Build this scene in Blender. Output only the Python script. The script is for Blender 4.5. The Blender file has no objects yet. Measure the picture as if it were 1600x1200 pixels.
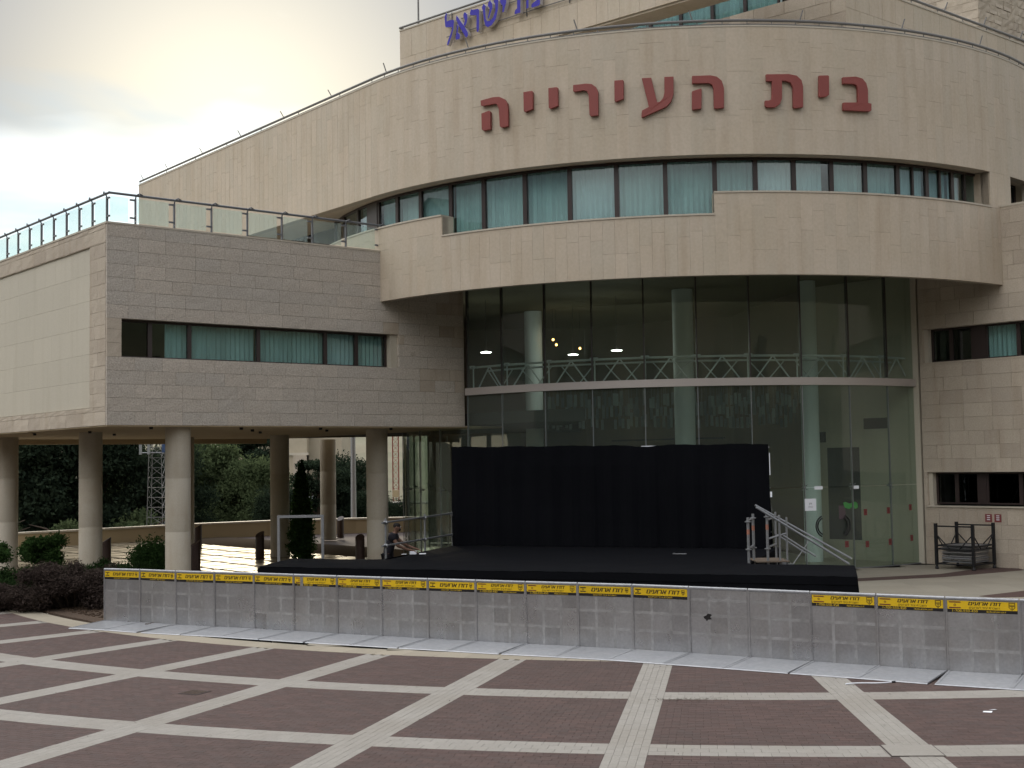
import bpy, bmesh, math, random
import numpy as np
from mathutils import Vector, Matrix
random.seed(7); rng = np.random.default_rng(7)
S = bpy.context.scene; COL = S.collection
R_ = math.radians

# ---------------------------------------------------------------- camera, sky, sun, exposure
EYE = Vector((0.0, 0.0, 3.45)); PITCH = R_(3.35); ROLL = R_(0.945)
fw = Vector((0, math.cos(PITCH), math.sin(PITCH))); up0 = Vector((0, -math.sin(PITCH), math.cos(PITCH))); rt0 = Vector((1, 0, 0))
rt = rt0*math.cos(ROLL) - up0*math.sin(ROLL); up = rt0*math.sin(ROLL) + up0*math.cos(ROLL)
cd = bpy.data.cameras.new('camera'); cam = bpy.data.objects.new('camera', cd); COL.objects.link(cam)
cd.sensor_width = 36.0; cd.lens = 2050/1600*36.0; cd.clip_start = 0.1; cd.clip_end = 6000
cam.matrix_world = Matrix(((rt.x, up.x, -fw.x, EYE.x), (rt.y, up.y, -fw.y, EYE.y), (rt.z, up.z, -fw.z, EYE.z), (0, 0, 0, 1)))
S.camera = cam

SUN_AZ, SUN_EL = -12.0, 13.0            # azimuth from +Y (behind the building, a little to the left), low
SKY_STRENGTH = 0.05; CLOUD = 10.5; GLOW = 4.5; CLOUD_SEED = 71.9
SUN_STRENGTH = 0.5; EXPOSURE = 2.2
W = bpy.data.worlds.new('World'); S.world = W; W.use_nodes = True
nt = W.node_tree; nt.nodes.clear()
def N(t, kind, **kw):
    n = t.nodes.new(kind)
    for k, v in kw.items():
        if hasattr(n, k): setattr(n, k, v)
    return n
def L(t, a, b): t.links.new(a, b)
def math_(t, op, a, b=None, clamp=False):
    n = N(t, 'ShaderNodeMath', operation=op, use_clamp=clamp)
    for i, v in enumerate((a, b)):
        if v is None: continue
        if hasattr(v, 'links'): L(t, v, n.inputs[i])
        else: n.inputs[i].default_value = v
    return n.outputs[0]
def ramp(t, fac, stops):
    n = N(t, 'ShaderNodeValToRGB'); e = n.color_ramp.elements
    while len(e) < len(stops): e.new(0.5)
    for i, (p, c) in enumerate(stops):
        e[i].position = p; e[i].color = (c[0], c[1], c[2], 1) if isinstance(c, (tuple, list)) else (c, c, c, 1)
    L(t, fac, n.inputs[0]); return n.outputs[0]
def mixc(t, fac, a, b, mode='MIX'):
    n = N(t, 'ShaderNodeMix', data_type='RGBA', blend_type=mode)
    for idx, v in ((0, fac), (6, a), (7, b)):
        if hasattr(v, 'links'): L(t, v, n.inputs[idx])
        elif idx == 0: n.inputs[0].default_value = v
        else: n.inputs[idx].default_value = (v[0], v[1], v[2], 1)
    return n.outputs[2]
sky = N(nt, 'ShaderNodeTexSky', sky_type='NISHITA', sun_disc=False, sun_elevation=R_(SUN_EL), sun_rotation=R_(SUN_AZ), air_density=1.0, dust_density=0.0, ozone_density=1.0)
tc = N(nt, 'ShaderNodeTexCoord'); sp = N(nt, 'ShaderNodeSeparateXYZ'); L(nt, tc.outputs['Generated'], sp.inputs[0])
zz = math_(nt, 'ADD', math_(nt, 'MAXIMUM', sp.outputs[2], 0.0), 0.10)
cb = N(nt, 'ShaderNodeCombineXYZ'); L(nt, math_(nt, 'DIVIDE', sp.outputs[0], zz), cb.inputs[0]); L(nt, math_(nt, 'DIVIDE', sp.outputs[1], zz), cb.inputs[1]); cb.inputs[2].default_value = CLOUD_SEED
n1 = N(nt, 'ShaderNodeTexNoise'); L(nt, cb.outputs[0], n1.inputs['Vector']); n1.inputs['Scale'].default_value = 0.42; n1.inputs['Detail'].default_value = 6; n1.inputs['Roughness'].default_value = 0.55; n1.inputs['Distortion'].default_value = 0.3
n2 = N(nt, 'ShaderNodeTexNoise'); L(nt, cb.outputs[0], n2.inputs['Vector']); n2.inputs['Scale'].default_value = 0.6; n2.inputs['Detail'].default_value = 5; n2.inputs['Roughness'].default_value = 0.5
# a closed cloud deck overhead that breaks up towards the horizon
cover = math_(nt, 'ADD', math_(nt, 'MULTIPLY', math_(nt, 'SUBTRACT', n1.outputs[0], 0.5), 2.2), math_(nt, 'MULTIPLY', math_(nt, 'SUBTRACT', sp.outputs[2], 0.16), 4.0))
cfac = ramp(nt, math_(nt, 'ADD', cover, 0.5), [(0.20, 0.0), (0.62, 0.97)])
ccol = ramp(nt, n2.outputs[0], [(0.41, (0.18, 0.195, 0.23)), (0.64, (1.2, 1.2, 1.2))])
# overcast brightening towards the zenith, and light scattered forward around the low sun
cie = math_(nt, 'ADD', 0.30, math_(nt, 'MULTIPLY', math_(nt, 'MAXIMUM', sp.outputs[2], 0.0), 1.25))
dt = N(nt, 'ShaderNodeVectorMath', operation='DOT_PRODUCT'); L(nt, tc.outputs['Generated'], dt.inputs[0]); dt.inputs[1].default_value = (math.sin(R_(SUN_AZ))*math.cos(R_(SUN_EL)), math.cos(R_(SUN_AZ))*math.cos(R_(SUN_EL)), math.sin(R_(SUN_EL)))
glow = math_(nt, 'POWER', math_(nt, 'MAXIMUM', dt.outputs['Value'], 0.0), 70.0)
csv = N(nt, 'ShaderNodeVectorMath', operation='SCALE'); L(nt, ccol, csv.inputs[0]); L(nt, math_(nt, 'MULTIPLY', cie, CLOUD), csv.inputs['Scale'])
gv = N(nt, 'ShaderNodeVectorMath', operation='SCALE'); gv.inputs[0].default_value = (1.0, 0.87, 0.56); L(nt, math_(nt, 'MULTIPLY', glow, GLOW), gv.inputs['Scale'])
cs = N(nt, 'ShaderNodeVectorMath', operation='ADD'); L(nt, csv.outputs[0], cs.inputs[0]); L(nt, gv.outputs[0], cs.inputs[1])
hz = math_(nt, 'MULTIPLY', math_(nt, 'EXPONENT', math_(nt, 'MULTIPLY', math_(nt, 'MAXIMUM', sp.outputs[2], 0.0), -16.0)), 0.75)
bg = N(nt, 'ShaderNodeBackground'); bg.inputs[1].default_value = SKY_STRENGTH
skd = N(nt, 'ShaderNodeVectorMath', operation='SCALE'); L(nt, sky.outputs[0], skd.inputs[0]); skd.inputs['Scale'].default_value = 0.62
L(nt, mixc(nt, hz, mixc(nt, cfac, skd.outputs[0], cs.outputs[0]), (9.0, 7.9, 6.2)), bg.inputs[0])
ow = N(nt, 'ShaderNodeOutputWorld'); L(nt, bg.outputs[0], ow.inputs[0])
sd = bpy.data.lights.new('sun', 'SUN'); sun = bpy.data.objects.new('sun', sd); COL.objects.link(sun)
sd.energy = SUN_STRENGTH; sd.angle = R_(11); sd.color = (1.0, 0.86, 0.66)
sdir = Vector((math.sin(R_(SUN_AZ))*math.cos(R_(SUN_EL)), math.cos(R_(SUN_AZ))*math.cos(R_(SUN_EL)), math.sin(R_(SUN_EL))))
sun.rotation_euler = sdir.to_track_quat('Z', 'Y').to_euler(); sun.location = (0, 0, 60)
vs = S.view_settings; vs.view_transform = 'Standard'; vs.look = 'None'; vs.exposure = EXPOSURE; vs.gamma = 1.0; vs.use_curve_mapping = False
S.cycles.max_bounces = 8; S.cycles.transparent_max_bounces = 24; S.cycles.sample_clamp_indirect = 4.0

# ---------------------------------------------------------------- materials
MATS = {}
def newmat(name):
    m = bpy.data.materials.new(name); m.use_nodes = True; MATS[name] = m
    return m, m.node_tree, m.node_tree.nodes['Principled BSDF']
def island_rand(t):
    g = N(t, 'ShaderNodeNewGeometry'); o = N(t, 'ShaderNodeObjectInfo')
    return math_(t, 'FRACT', math_(t, 'ADD', g.outputs['Random Per Island'], o.outputs['Random']))
def surf(name, base, rough=0.8, var=0.0, tint=None, tvar=0.0, big=0.0, bigcol=None, bigscale=0.4, fine=0.12, finescale=30, bump=0.0, bumpscale=40, metal=0.0, spec=0.3, streak=0.0, coat=0.0, roughvar=0.0):
    """base colour + piece to piece variation + large stains + fine grain + relief"""
    m, t, b = newmat(name)
    g = N(t, 'ShaderNodeNewGeometry'); pos = g.outputs['Position']
    col = None
    c0 = tuple(base)
    if var or tint:
        r = island_rand(t)
        lo = tuple(c*(1-var) for c in c0); hi = tuple(min(1, c*(1+var)) for c in c0)
        col = mixc(t, r, lo, hi)
        if tint:
            r2 = math_(t, 'FRACT', math_(t, 'MULTIPLY', r, 7.31))
            col = mixc(t, math_(t, 'MULTIPLY', math_(t, 'POWER', r2, 2.0), tvar), col, tint)
    else:
        rgb = N(t, 'ShaderNodeRGB'); rgb.outputs[0].default_value = (*c0, 1); col = rgb.outputs[0]
    if big:
        n = N(t, 'ShaderNodeTexNoise'); L(t, pos, n.inputs['Vector']); n.inputs['Scale'].default_value = bigscale; n.inputs['Detail'].default_value = 6; n.inputs['Roughness'].default_value = 0.62
        f = math_(t, 'MULTIPLY', ramp(t, n.outputs[0], [(0.42, 0.0), (0.72, 1.0)]), big)
        col = mixc(t, f, col, bigcol or tuple(c*0.6 for c in c0))
    if streak:
        mp = N(t, 'ShaderNodeMapping'); L(t, pos, mp.inputs[0]); mp.inputs['Scale'].default_value = (3.2, 3.2, 0.32)
        n = N(t, 'ShaderNodeTexNoise'); L(t, mp.outputs[0], n.inputs['Vector']); n.inputs['Scale'].default_value = 1.0; n.inputs['Detail'].default_value = 5
        f = math_(t, 'MULTIPLY', ramp(t, n.outputs[0], [(0.48, 0.0), (0.75, 1.0)]), streak)
        col = mixc(t, f, col, (c0[0]*0.62, c0[1]*0.53, c0[2]*0.42))
    if fine:
        n = N(t, 'ShaderNodeTexNoise'); L(t, pos, n.inputs['Vector']); n.inputs['Scale'].default_value = finescale; n.inputs['Detail'].default_value = 4
        col = mixc(t, 1.0, col, ramp(t, n.outputs[0], [(0.3, 1-fine), (0.7, 1.0)]), 'MULTIPLY')
    L(t, col, b.inputs['Base Color'])
    b.inputs['Roughness'].default_value = rough; b.inputs['Metallic'].default_value = metal
    b.inputs['Specular IOR Level'].default_value = spec; b.inputs['Coat Weight'].default_value = coat
    if roughvar:
        n = N(t, 'ShaderNodeTexNoise'); L(t, pos, n.inputs['Vector']); n.inputs['Scale'].default_value = 1.7; n.inputs['Detail'].default_value = 5
        L(t, math_(t, 'ADD', rough-roughvar/2, math_(t, 'MULTIPLY', n.outputs[0], roughvar)), b.inputs['Roughness'])
    if bump:
        n = N(t, 'ShaderNodeTexNoise'); L(t, pos, n.inputs['Vector']); n.inputs['Scale'].default_value = bumpscale; n.inputs['Detail'].default_value = 5; n.inputs['Roughness'].default_value = 0.6
        bp = N(t, 'ShaderNodeBump'); bp.inputs['Strength'].default_value = bump; bp.inputs['Distance'].default_value = 0.03
        L(t, n.outputs[0], bp.inputs['Height']); L(t, bp.outputs[0], b.inputs['Normal'])
    return m
def glassmat(name, tint, refl=1.0, rough=0.0, haze=0.0, hazecol=(0.6, 0.65, 0.62)):
    m, t, b = newmat(name); t.nodes.remove(b)
    tr = N(t, 'ShaderNodeBsdfTransparent'); tr.inputs[0].default_value = (*tint, 1)
    gl = N(t, 'ShaderNodeBsdfGlossy'); gl.inputs['Roughness'].default_value = rough
    g = N(t, 'ShaderNodeNewGeometry'); dt_ = N(t, 'ShaderNodeVectorMath', operation='DOT_PRODUCT'); L(t, g.outputs['Normal'], dt_.inputs[0]); L(t, g.outputs['Incoming'], dt_.inputs[1])
    om = math_(t, 'SUBTRACT', 1.0, math_(t, 'ABSOLUTE', dt_.outputs['Value'])); fz = math_(t, 'ADD', 0.04, math_(t, 'MULTIPLY', math_(t, 'POWER', om, 5.0), 0.96))   # same reflectance from both sides
    mx = N(t, 'ShaderNodeMixShader'); L(t, math_(t, 'MULTIPLY', fz, refl, True), mx.inputs[0]); L(t, tr.outputs[0], mx.inputs[1]); L(t, gl.outputs[0], mx.inputs[2])
    out = mx.outputs[0]
    if haze:      # a film of dust, or a frosted coat
        df = N(t, 'ShaderNodeBsdfDiffuse'); df.inputs[0].default_value = (*hazecol, 1); tl = N(t, 'ShaderNodeBsdfTranslucent'); tl.inputs[0].default_value = (*hazecol, 1)
        m1 = N(t, 'ShaderNodeMixShader'); m1.inputs[0].default_value = 0.4; L(t, df.outputs[0], m1.inputs[1]); L(t, tl.outputs[0], m1.inputs[2])
        m2 = N(t, 'ShaderNodeMixShader'); m2.inputs[0].default_value = haze; L(t, out, m2.inputs[1]); L(t, m1.outputs[0], m2.inputs[2]); out = m2.outputs[0]
    L(t, out, t.nodes['Material Output'].inputs[0]); return m
def emit(name, col, s):
    m, t, b = newmat(name); b.inputs['Base Color'].default_value = (*col, 1); b.inputs['Emission Color'].default_value = (*col, 1); b.inputs['Emission Strength'].default_value = s; return m
def leafmat(name, a, bcol, trans=0.35):
    m, t, b = newmat(name); t.nodes.remove(b)
    r = island_rand(t); g = N(t, 'ShaderNodeNewGeometry')
    n = N(t, 'ShaderNodeTexNoise'); L(t, g.outputs['Position'], n.inputs['Vector']); n.inputs['Scale'].default_value = 0.9; n.inputs['Detail'].default_value = 3
    f = math_(t, 'ADD', math_(t, 'MULTIPLY', r, 0.5), math_(t, 'MULTIPLY', math_(t, 'SUBTRACT', n.outputs[0], 0.25), 0.9), True)
    c = mixc(t, f, a, bcol)
    d = N(t, 'ShaderNodeBsdfDiffuse'); L(t, c, d.inputs[0]); q = N(t, 'ShaderNodeBsdfTranslucent'); L(t, c, q.inputs[0])
    mx = N(t, 'ShaderNodeMixShader'); mx.inputs[0].default_value = trans; L(t, d.outputs[0], mx.inputs[1]); L(t, q.outputs[0], mx.inputs[2])
    L(t, mx.outputs[0], t.nodes['Material Output'].inputs[0]); return m

M_slab = surf('smooth_limestone', (0.50, 0.422, 0.33), 0.62, var=0.035, tint=(0.435, 0.385, 0.305), tvar=0.5, big=0.36, bigcol=(0.42, 0.335, 0.225), bigscale=0.5, streak=0.28, fine=0.10, finescale=14, bump=0.08, bumpscale=60)
M_rough = surf('rock_faced_limestone', (0.54, 0.475, 0.40), 0.85, var=0.04, tint=(0.47, 0.435, 0.385), tvar=0.5, big=0.12, fine=0.30, finescale=26, bump=1.0, bumpscale=24)
M_tooled = surf('tooled_limestone', (0.49, 0.42, 0.335), 0.8, var=0.05, tint=(0.37, 0.31, 0.25), tvar=0.6, big=0.35, bigcol=(0.34, 0.275, 0.205), bigscale=0.45, streak=0.3, fine=0.18, finescale=30, bump=0.4, bumpscale=30)
M_panelstone = surf('honed_limestone', (0.49, 0.445, 0.36), 0.6, var=0.03, big=0.12, streak=0.15, bump=0.05)
M_joint = surf('mortar', (0.42, 0.37, 0.305), 0.9)
M_cop = surf('stone_coping', (0.48, 0.43, 0.35), 0.7, var=0.05, streak=0.2)
M_plaster = surf('beige_plaster', (0.42, 0.33, 0.21), 0.85, big=0.15, fine=0.05)
M_col = surf('column_concrete', (0.46, 0.415, 0.34), 0.7, big=0.5, bigcol=(0.33, 0.26, 0.18), bigscale=0.8, streak=0.3, fine=0.08, bump=0.06)
M_frame = surf('dark_brown_aluminium', (0.035, 0.024, 0.022), 0.4, fine=0, spec=0.4)
M_pane = glassmat('teal_tinted_glass', (0.74, 0.85, 0.85), 1.6)
M_pane_dark = glassmat('dark_window_glass', (0.35, 0.42, 0.44), 1.5)
M_lobby = glassmat('green_lobby_glass', (0.84, 0.895, 0.855), 1.1, haze=0.055, hazecol=(0.50, 0.56, 0.52))
M_railglass = glassmat('railing_glass', (0.90, 0.965, 0.95), 0.8, haze=0.10, hazecol=(0.66, 0.74, 0.72))
M_blind = surf('pale_blind_fabric', (0.58, 0.64, 0.615), 0.9, var=0.12, fine=0.05)
M_blindw = surf('white_curtain', (0.72, 0.74, 0.74), 0.9, fine=0.05)
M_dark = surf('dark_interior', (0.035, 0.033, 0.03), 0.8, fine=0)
M_brownint = surf('brown_interior_wall', (0.15, 0.115, 0.075), 0.8, big=0.3)
M_ceil = surf('interior_ceiling', (0.20, 0.175, 0.115), 0.8, fine=0)
M_intfloor = surf('interior_floor', (0.30, 0.26, 0.19), 0.35, fine=0.05)
M_steel = surf('galvanised_steel', (0.28, 0.285, 0.295), 0.45, metal=0.6, fine=0.2, finescale=20)
M_pipe = surf('grey_painted_pipe', (0.16, 0.155, 0.15), 0.5, fine=0.1)
M_railp = surf('dark_grey_rail', (0.12, 0.125, 0.135), 0.45, fine=0.1, spec=0.4)
M_beam = surf('aluminium_band', (0.50, 0.45, 0.42), 0.35, metal=0.5, fine=0.08)
M_red = surf('red_painted_letter', (0.24, 0.060, 0.050), 0.5, big=0.35, bigcol=(0.19, 0.058, 0.05), bigscale=2.0, fine=0.06)
M_blue = surf('blue_letter_face', (0.045, 0.035, 0.33), 0.4, fine=0.04)
M_lside = surf('pale_letter_side', (0.45, 0.42, 0.42), 0.5, fine=0.05)
M_black = surf('black_stage_cloth', (0.0035, 0.0038, 0.0052), 0.9, var=0, big=0.35, bigcol=(0.0055, 0.006, 0.008), bigscale=0.8, fine=0.1, spec=0.06, bump=0.15, bumpscale=6)
M_alu = surf('barrier_aluminium', (0.50, 0.50, 0.515), 0.30, metal=0.85, var=0.13, big=0.4, bigcol=(0.66, 0.66, 0.67), bigscale=2.6, streak=0.25, fine=0.14, finescale=26, bump=0.05, bumpscale=3, roughvar=0.2)
M_alu3 = surf('stiffener_aluminium', (0.58, 0.58, 0.59), 0.33, metal=0.8, var=0.06, big=0.5, bigcol=(0.48, 0.475, 0.47), bigscale=2.2, fine=0.25, finescale=11, roughvar=0.3)
M_alu2 = surf('bright_aluminium', (0.32, 0.325, 0.34), 0.4, metal=0.35, var=0.08, big=0.35, bigcol=(0.42, 0.41, 0.40), bigscale=3.5, fine=0.2, finescale=14, roughvar=0.2)
M_yel = surf('yellow_banner', (0.62, 0.40, 0.012), 0.45, var=0.06, fine=0.05)
M_ink = surf('black_print', (0.014, 0.012, 0.012), 0.5, fine=0)
M_inky = surf('yellow_print', (0.62, 0.42, 0.03), 0.5, fine=0)
M_maroon = surf('dark_red_print', (0.12, 0.03, 0.025), 0.5, fine=0)
M_paver = surf('brown_concrete_paver', (0.082, 0.049, 0.041), 0.8, var=0.18, tint=(0.070, 0.053, 0.048), tvar=0.5, big=0.4, bigcol=(0.060, 0.043, 0.036), bigscale=0.35, fine=0.25, finescale=40, bump=0.15, bumpscale=60)
M_ltile = surf('cream_concrete_paver', (0.27, 0.25, 0.22), 0.8, var=0.05, big=0.55, bigcol=(0.215, 0.19, 0.155), bigscale=0.7, fine=0.14, finescale=35, bump=0.1, bumpscale=60)
M_base = surf('paving_sand_joint', (0.062, 0.046, 0.042), 0.95, fine=0.2)
M_bandbeige = surf('beige_kerb_stone', (0.31, 0.27, 0.205), 0.8, var=0.08, big=0.25, fine=0.15)
M_plaza = surf('beige_plaza_slab', (0.30, 0.27, 0.215), 0.6, var=0.08, big=0.3, bigcol=(0.27, 0.225, 0.165), fine=0.15, bump=0.1)
M_gtile = surf('polished_floor_tile', (0.30, 0.26, 0.19), 0.6, var=0.15, big=0.4, fine=0.06, spec=0.0)
def polish(m, fac, rough):
    t = m.node_tree; b = t.nodes['Principled BSDF']; gl = N(t, 'ShaderNodeBsdfGlossy'); gl.inputs['Roughness'].default_value = rough; gl.inputs[0].default_value = (0.9, 0.88, 0.82, 1)
    mx = N(t, 'ShaderNodeMixShader'); mx.inputs[0].default_value = fac; L(t, b.outputs[0], mx.inputs[1]); L(t, gl.outputs[0], mx.inputs[2]); L(t, mx.outputs[0], t.nodes['Material Output'].inputs[0])
polish(M_gtile, 0.16, 0.16)
M_gjoint = surf('dark_floor_strip', (0.08, 0.065, 0.05), 0.7, spec=0.0)
M_soil = surf('brown_soil', (0.085, 0.055, 0.035), 0.95, big=0.5, fine=0.4, finescale=18, bump=0.6, bumpscale=14)
M_earth = surf('valley_ground', (0.07, 0.075, 0.04), 0.95, big=0.6, bigcol=(0.16, 0.13, 0.085), bigscale=0.04, fine=0.3, finescale=1.5)
M_bark = surf('bark', (0.07, 0.05, 0.035), 0.9, fine=0.3, finescale=12)
M_leaf_d = leafmat('pine_foliage', (0.010, 0.017, 0.013), (0.040, 0.055, 0.032), 0.25)
M_leaf_g = leafmat('green_foliage', (0.034, 0.052, 0.026), (0.125, 0.155, 0.072), 0.4)
M_leaf_c = leafmat('cypress_foliage', (0.016, 0.034, 0.013), (0.055, 0.105, 0.03), 0.3)
M_leaf_j = leafmat('juniper_foliage', (0.011, 0.022, 0.009), (0.038, 0.065, 0.022), 0.25)
M_leaf_b = leafmat('dry_shrub_foliage', (0.03, 0.022, 0.020), (0.085, 0.065, 0.055), 0.2)
M_wood = surf('plywood', (0.15, 0.115, 0.085), 0.8, big=0.3, fine=0.2)
M_blackmetal = surf('black_painted_steel', (0.013, 0.013, 0.014), 0.5, fine=0.2)
M_bol = surf('bronze_bollard', (0.05, 0.03, 0.025), 0.45, fine=0.15)
M_skin = surf('skin', (0.14, 0.075, 0.05), 0.6, fine=0.05)
M_shirt = surf('dark_navy_cloth', (0.012, 0.011, 0.016), 0.9, fine=0.15)
M_hair = surf('short_dark_hair', (0.012, 0.009, 0.008), 0.8, fine=0.2)
M_white = surf('white_paper', (0.75, 0.76, 0.80), 0.7, fine=0.02)
M_greenp = surf('bright_green_plastic', (0.05, 0.42, 0.06), 0.5, fine=0.05)
M_redst = surf('red_sticker', (0.20, 0.05, 0.05), 0.5, fine=0.1)
M_rust = surf('orange_marking', (0.36, 0.15, 0.10), 0.6, fine=0.1)
M_hiecol = surf('interior_pale_column', (0.72, 0.78, 0.80), 0.6, fine=0.03)
M_bldg = surf('distant_stone', (0.42, 0.36, 0.27), 0.85, big=0.2, bigscale=0.2, fine=0.1, finescale=1)
M_asph = surf('asphalt', (0.055, 0.055, 0.058), 0.9, fine=0.2)
M_carp = surf('car_paint_pale', (0.45, 0.47, 0.50), 0.3, fine=0, coat=0.5)
M_crane = surf('red_crane_paint', (0.22, 0.06, 0.04), 0.6, fine=0.1)
M_lamp = emit('cool_lamp', (0.95, 1.0, 0.92), 2.2)
M_lampw = emit('warm_lamp', (1.0, 0.50, 0.12), 3.0)
M_solar = surf('blue_solar_panel', (0.04, 0.07, 0.15), 0.3, fine=0)

# ---------------------------------------------------------------- mesh helpers
ORG = {}
def origin(o): return ORG.get(o.name, Vector((0, 0, 0))) if o else Vector((0, 0, 0))
class MB:
    def __init__(s): s.v = []; s.f = []; s.m = []
    def add(s, vs_, fs, mi=0):
        b = len(s.v); s.v.extend([tuple(p) for p in vs_])
        for f in fs: s.f.append(tuple(b+i for i in f)); s.m.append(mi)
    def quad(s, a, b, c, d, mi=0): s.add((a, b, c, d), ((0, 1, 2, 3),), mi)
    def boxf(s, o, ux, uy, uz, mi=0):
        o, ux, uy, uz = Vector(o), Vector(ux), Vector(uy), Vector(uz)
        p = [o, o+ux, o+ux+uy, o+uy]; p += [q+uz for q in p]
        fs = ((3, 2, 1, 0), (4, 5, 6, 7), (0, 1, 5, 4), (1, 2, 6, 5), (2, 3, 7, 6), (3, 0, 4, 7))
        if ux.cross(uy).dot(uz) < 0: fs = tuple(tuple(reversed(f)) for f in fs)
        s.add(p, fs, mi)
    def box(s, x0, x1, y0, y1, z0, z1, mi=0): s.boxf((x0, y0, z0), (x1-x0, 0, 0), (0, y1-y0, 0), (0, 0, z1-z0), mi)
    def tube(s, pts, r, n=8, mi=0, cap=True):
        pts = [Vector(p) for p in pts]; rs = r if isinstance(r, (list, tuple)) else [r]*len(pts)
        prev = None; b = len(s.v)
        for i, p in enumerate(pts):
            d = (pts[min(i+1, len(pts)-1)] - pts[max(i-1, 0)]).normalized()
            if prev is None: a = d.orthogonal().normalized()
            else: a = (prev - d*prev.dot(d)); a = a.normalized() if a.length > 1e-6 else d.orthogonal().normalized()
            prev = a; c = d.cross(a)
            for k in range(n):
                th = 2*math.pi*k/n; s.v.append(tuple(p + (a*math.cos(th)+c*math.sin(th))*rs[i]))
        for i in range(len(pts)-1):
            for k in range(n):
                k2 = (k+1) % n; s.f.append((b+i*n+k, b+i*n+k2, b+(i+1)*n+k2, b+(i+1)*n+k)); s.m.append(mi)
        if cap:
            s.f.append(tuple(b+k for k in reversed(range(n)))); s.m.append(mi)
            e = b+(len(pts)-1)*n; s.f.append(tuple(e+k for k in range(n))); s.m.append(mi)
    def lathe(s, cx, cy, prof, n=24, mi=0):
        b = len(s.v)
        for r, z in prof:
            for k in range(n):
                th = 2*math.pi*k/n; s.v.append((cx+r*math.cos(th), cy+r*math.sin(th), z))
        for i in range(len(prof)-1):
            for k in range(n):
                k2 = (k+1) % n; s.f.append((b+i*n+k, b+i*n+k2, b+(i+1)*n+k2, b+(i+1)*n+k)); s.m.append(mi)
        s.f.append(tuple(b+k for k in reversed(range(n)))); s.m.append(mi)
        e = b+(len(prof)-1)*n; s.f.append(tuple(e+k for k in range(n))); s.m.append(mi)
    def prism(s, poly, fn, d0, d1, mi=0, mside=None):
        """poly: 2d outline (counter-clockwise seen from the d1 side); fn(u,v,d)->point"""
        n = len(poly); a = [fn(u, v, d0) for u, v in poly]; c = [fn(u, v, d1) for u, v in poly]
        b = len(s.v); s.v.extend([tuple(p) for p in a+c])
        s.f.append(tuple(b+n+i for i in range(n))); s.m.append(mi)
        s.f.append(tuple(b+i for i in reversed(range(n)))); s.m.append(mi)
        for i in range(n):
            j = (i+1) % n; s.f.append((b+i, b+j, b+n+j, b+n+i)); s.m.append(mi if mside is None else mside)
    def ball(s, c, r, n=10, m_=6, mi=0):
        rx, ry, rz = (r, r, r) if not isinstance(r, (tuple, list)) else r
        prof = [(math.sin(math.pi*i/m_), -math.cos(math.pi*i/m_)) for i in range(m_+1)]
        b = len(s.v)
        for q, z in prof:
            q = max(q, 1e-3)
            for k in range(n):
                th = 2*math.pi*k/n; s.v.append((c[0]+rx*q*math.cos(th), c[1]+ry*q*math.sin(th), c[2]+rz*z))
        for i in range(m_):
            for k in range(n):
                k2 = (k+1) % n; s.f.append((b+i*n+k, b+i*n+k2, b+(i+1)*n+k2, b+(i+1)*n+k)); s.m.append(mi)
    def mesh(s, name, mats, off=Vector((0, 0, 0)), smooth=False):
        me = bpy.data.meshes.new(name)
        me.from_pydata([(p[0]-off.x, p[1]-off.y, p[2]-off.z) for p in s.v], [], s.f)
        mats = mats if isinstance(mats, (list, tuple)) else [mats]
        for m in mats: me.materials.append(m)
        if len(mats) > 1: me.polygons.foreach_set('material_index', s.m)
        if smooth:
            me.polygons.foreach_set('use_smooth', [True]*len(me.polygons))
            try: me.set_sharp_from_angle(angle=R_(40))
            except Exception: pass
        me.update(); return me
    def build(s, name, mats, parent=None, smooth=False, label=None):
        o = origin(parent); ob = bpy.data.objects.new(name, s.mesh(name, mats, o, smooth)); COL.objects.link(ob)
        if parent: ob.parent = parent; ORG[ob.name] = o
        if label: ob['label'] = label
        return ob
def tag(o, label=None, cat=None, group=None, kind=None):
    if label: o['label'] = label
    if cat: o['category'] = cat
    if group: o['group'] = group
    if kind: o['kind'] = kind
    return o
def thing(name, label, cat, loc=(0, 0, 0), group=None):
    o = bpy.data.objects.new(name, None); COL.objects.link(o); o.location = loc; o.empty_display_size = 0.3
    ORG[o.name] = Vector(loc); return tag(o, label, cat, group)
def link_piece(name, me, parent, mat4):
    o = bpy.data.objects.new(name, me); COL.objects.link(o)
    if parent: o.parent = parent; mat4 = Matrix.Translation(-origin(parent)) @ mat4
    o.matrix_local = mat4; return o
def frame(p, ux, un):
    """matrix: x along ux, z up, -y along outward normal un"""
    ux = Vector((*ux[:2], 0)).normalized(); un = Vector((*un[:2], 0)).normalized()
    return Matrix(((ux.x, -un.x, 0, p[0]), (ux.y, -un.y, 0, p[1]), (0, 0, 1, p[2]), (0, 0, 0, 1)))
def copy_tree(o, parent=None):
    c = o.copy(); COL.objects.link(c); ORG[c.name] = origin(o)
    if parent: c.parent = parent
    for ch in list(o.children): copy_tree(ch, c)
    return c

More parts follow.
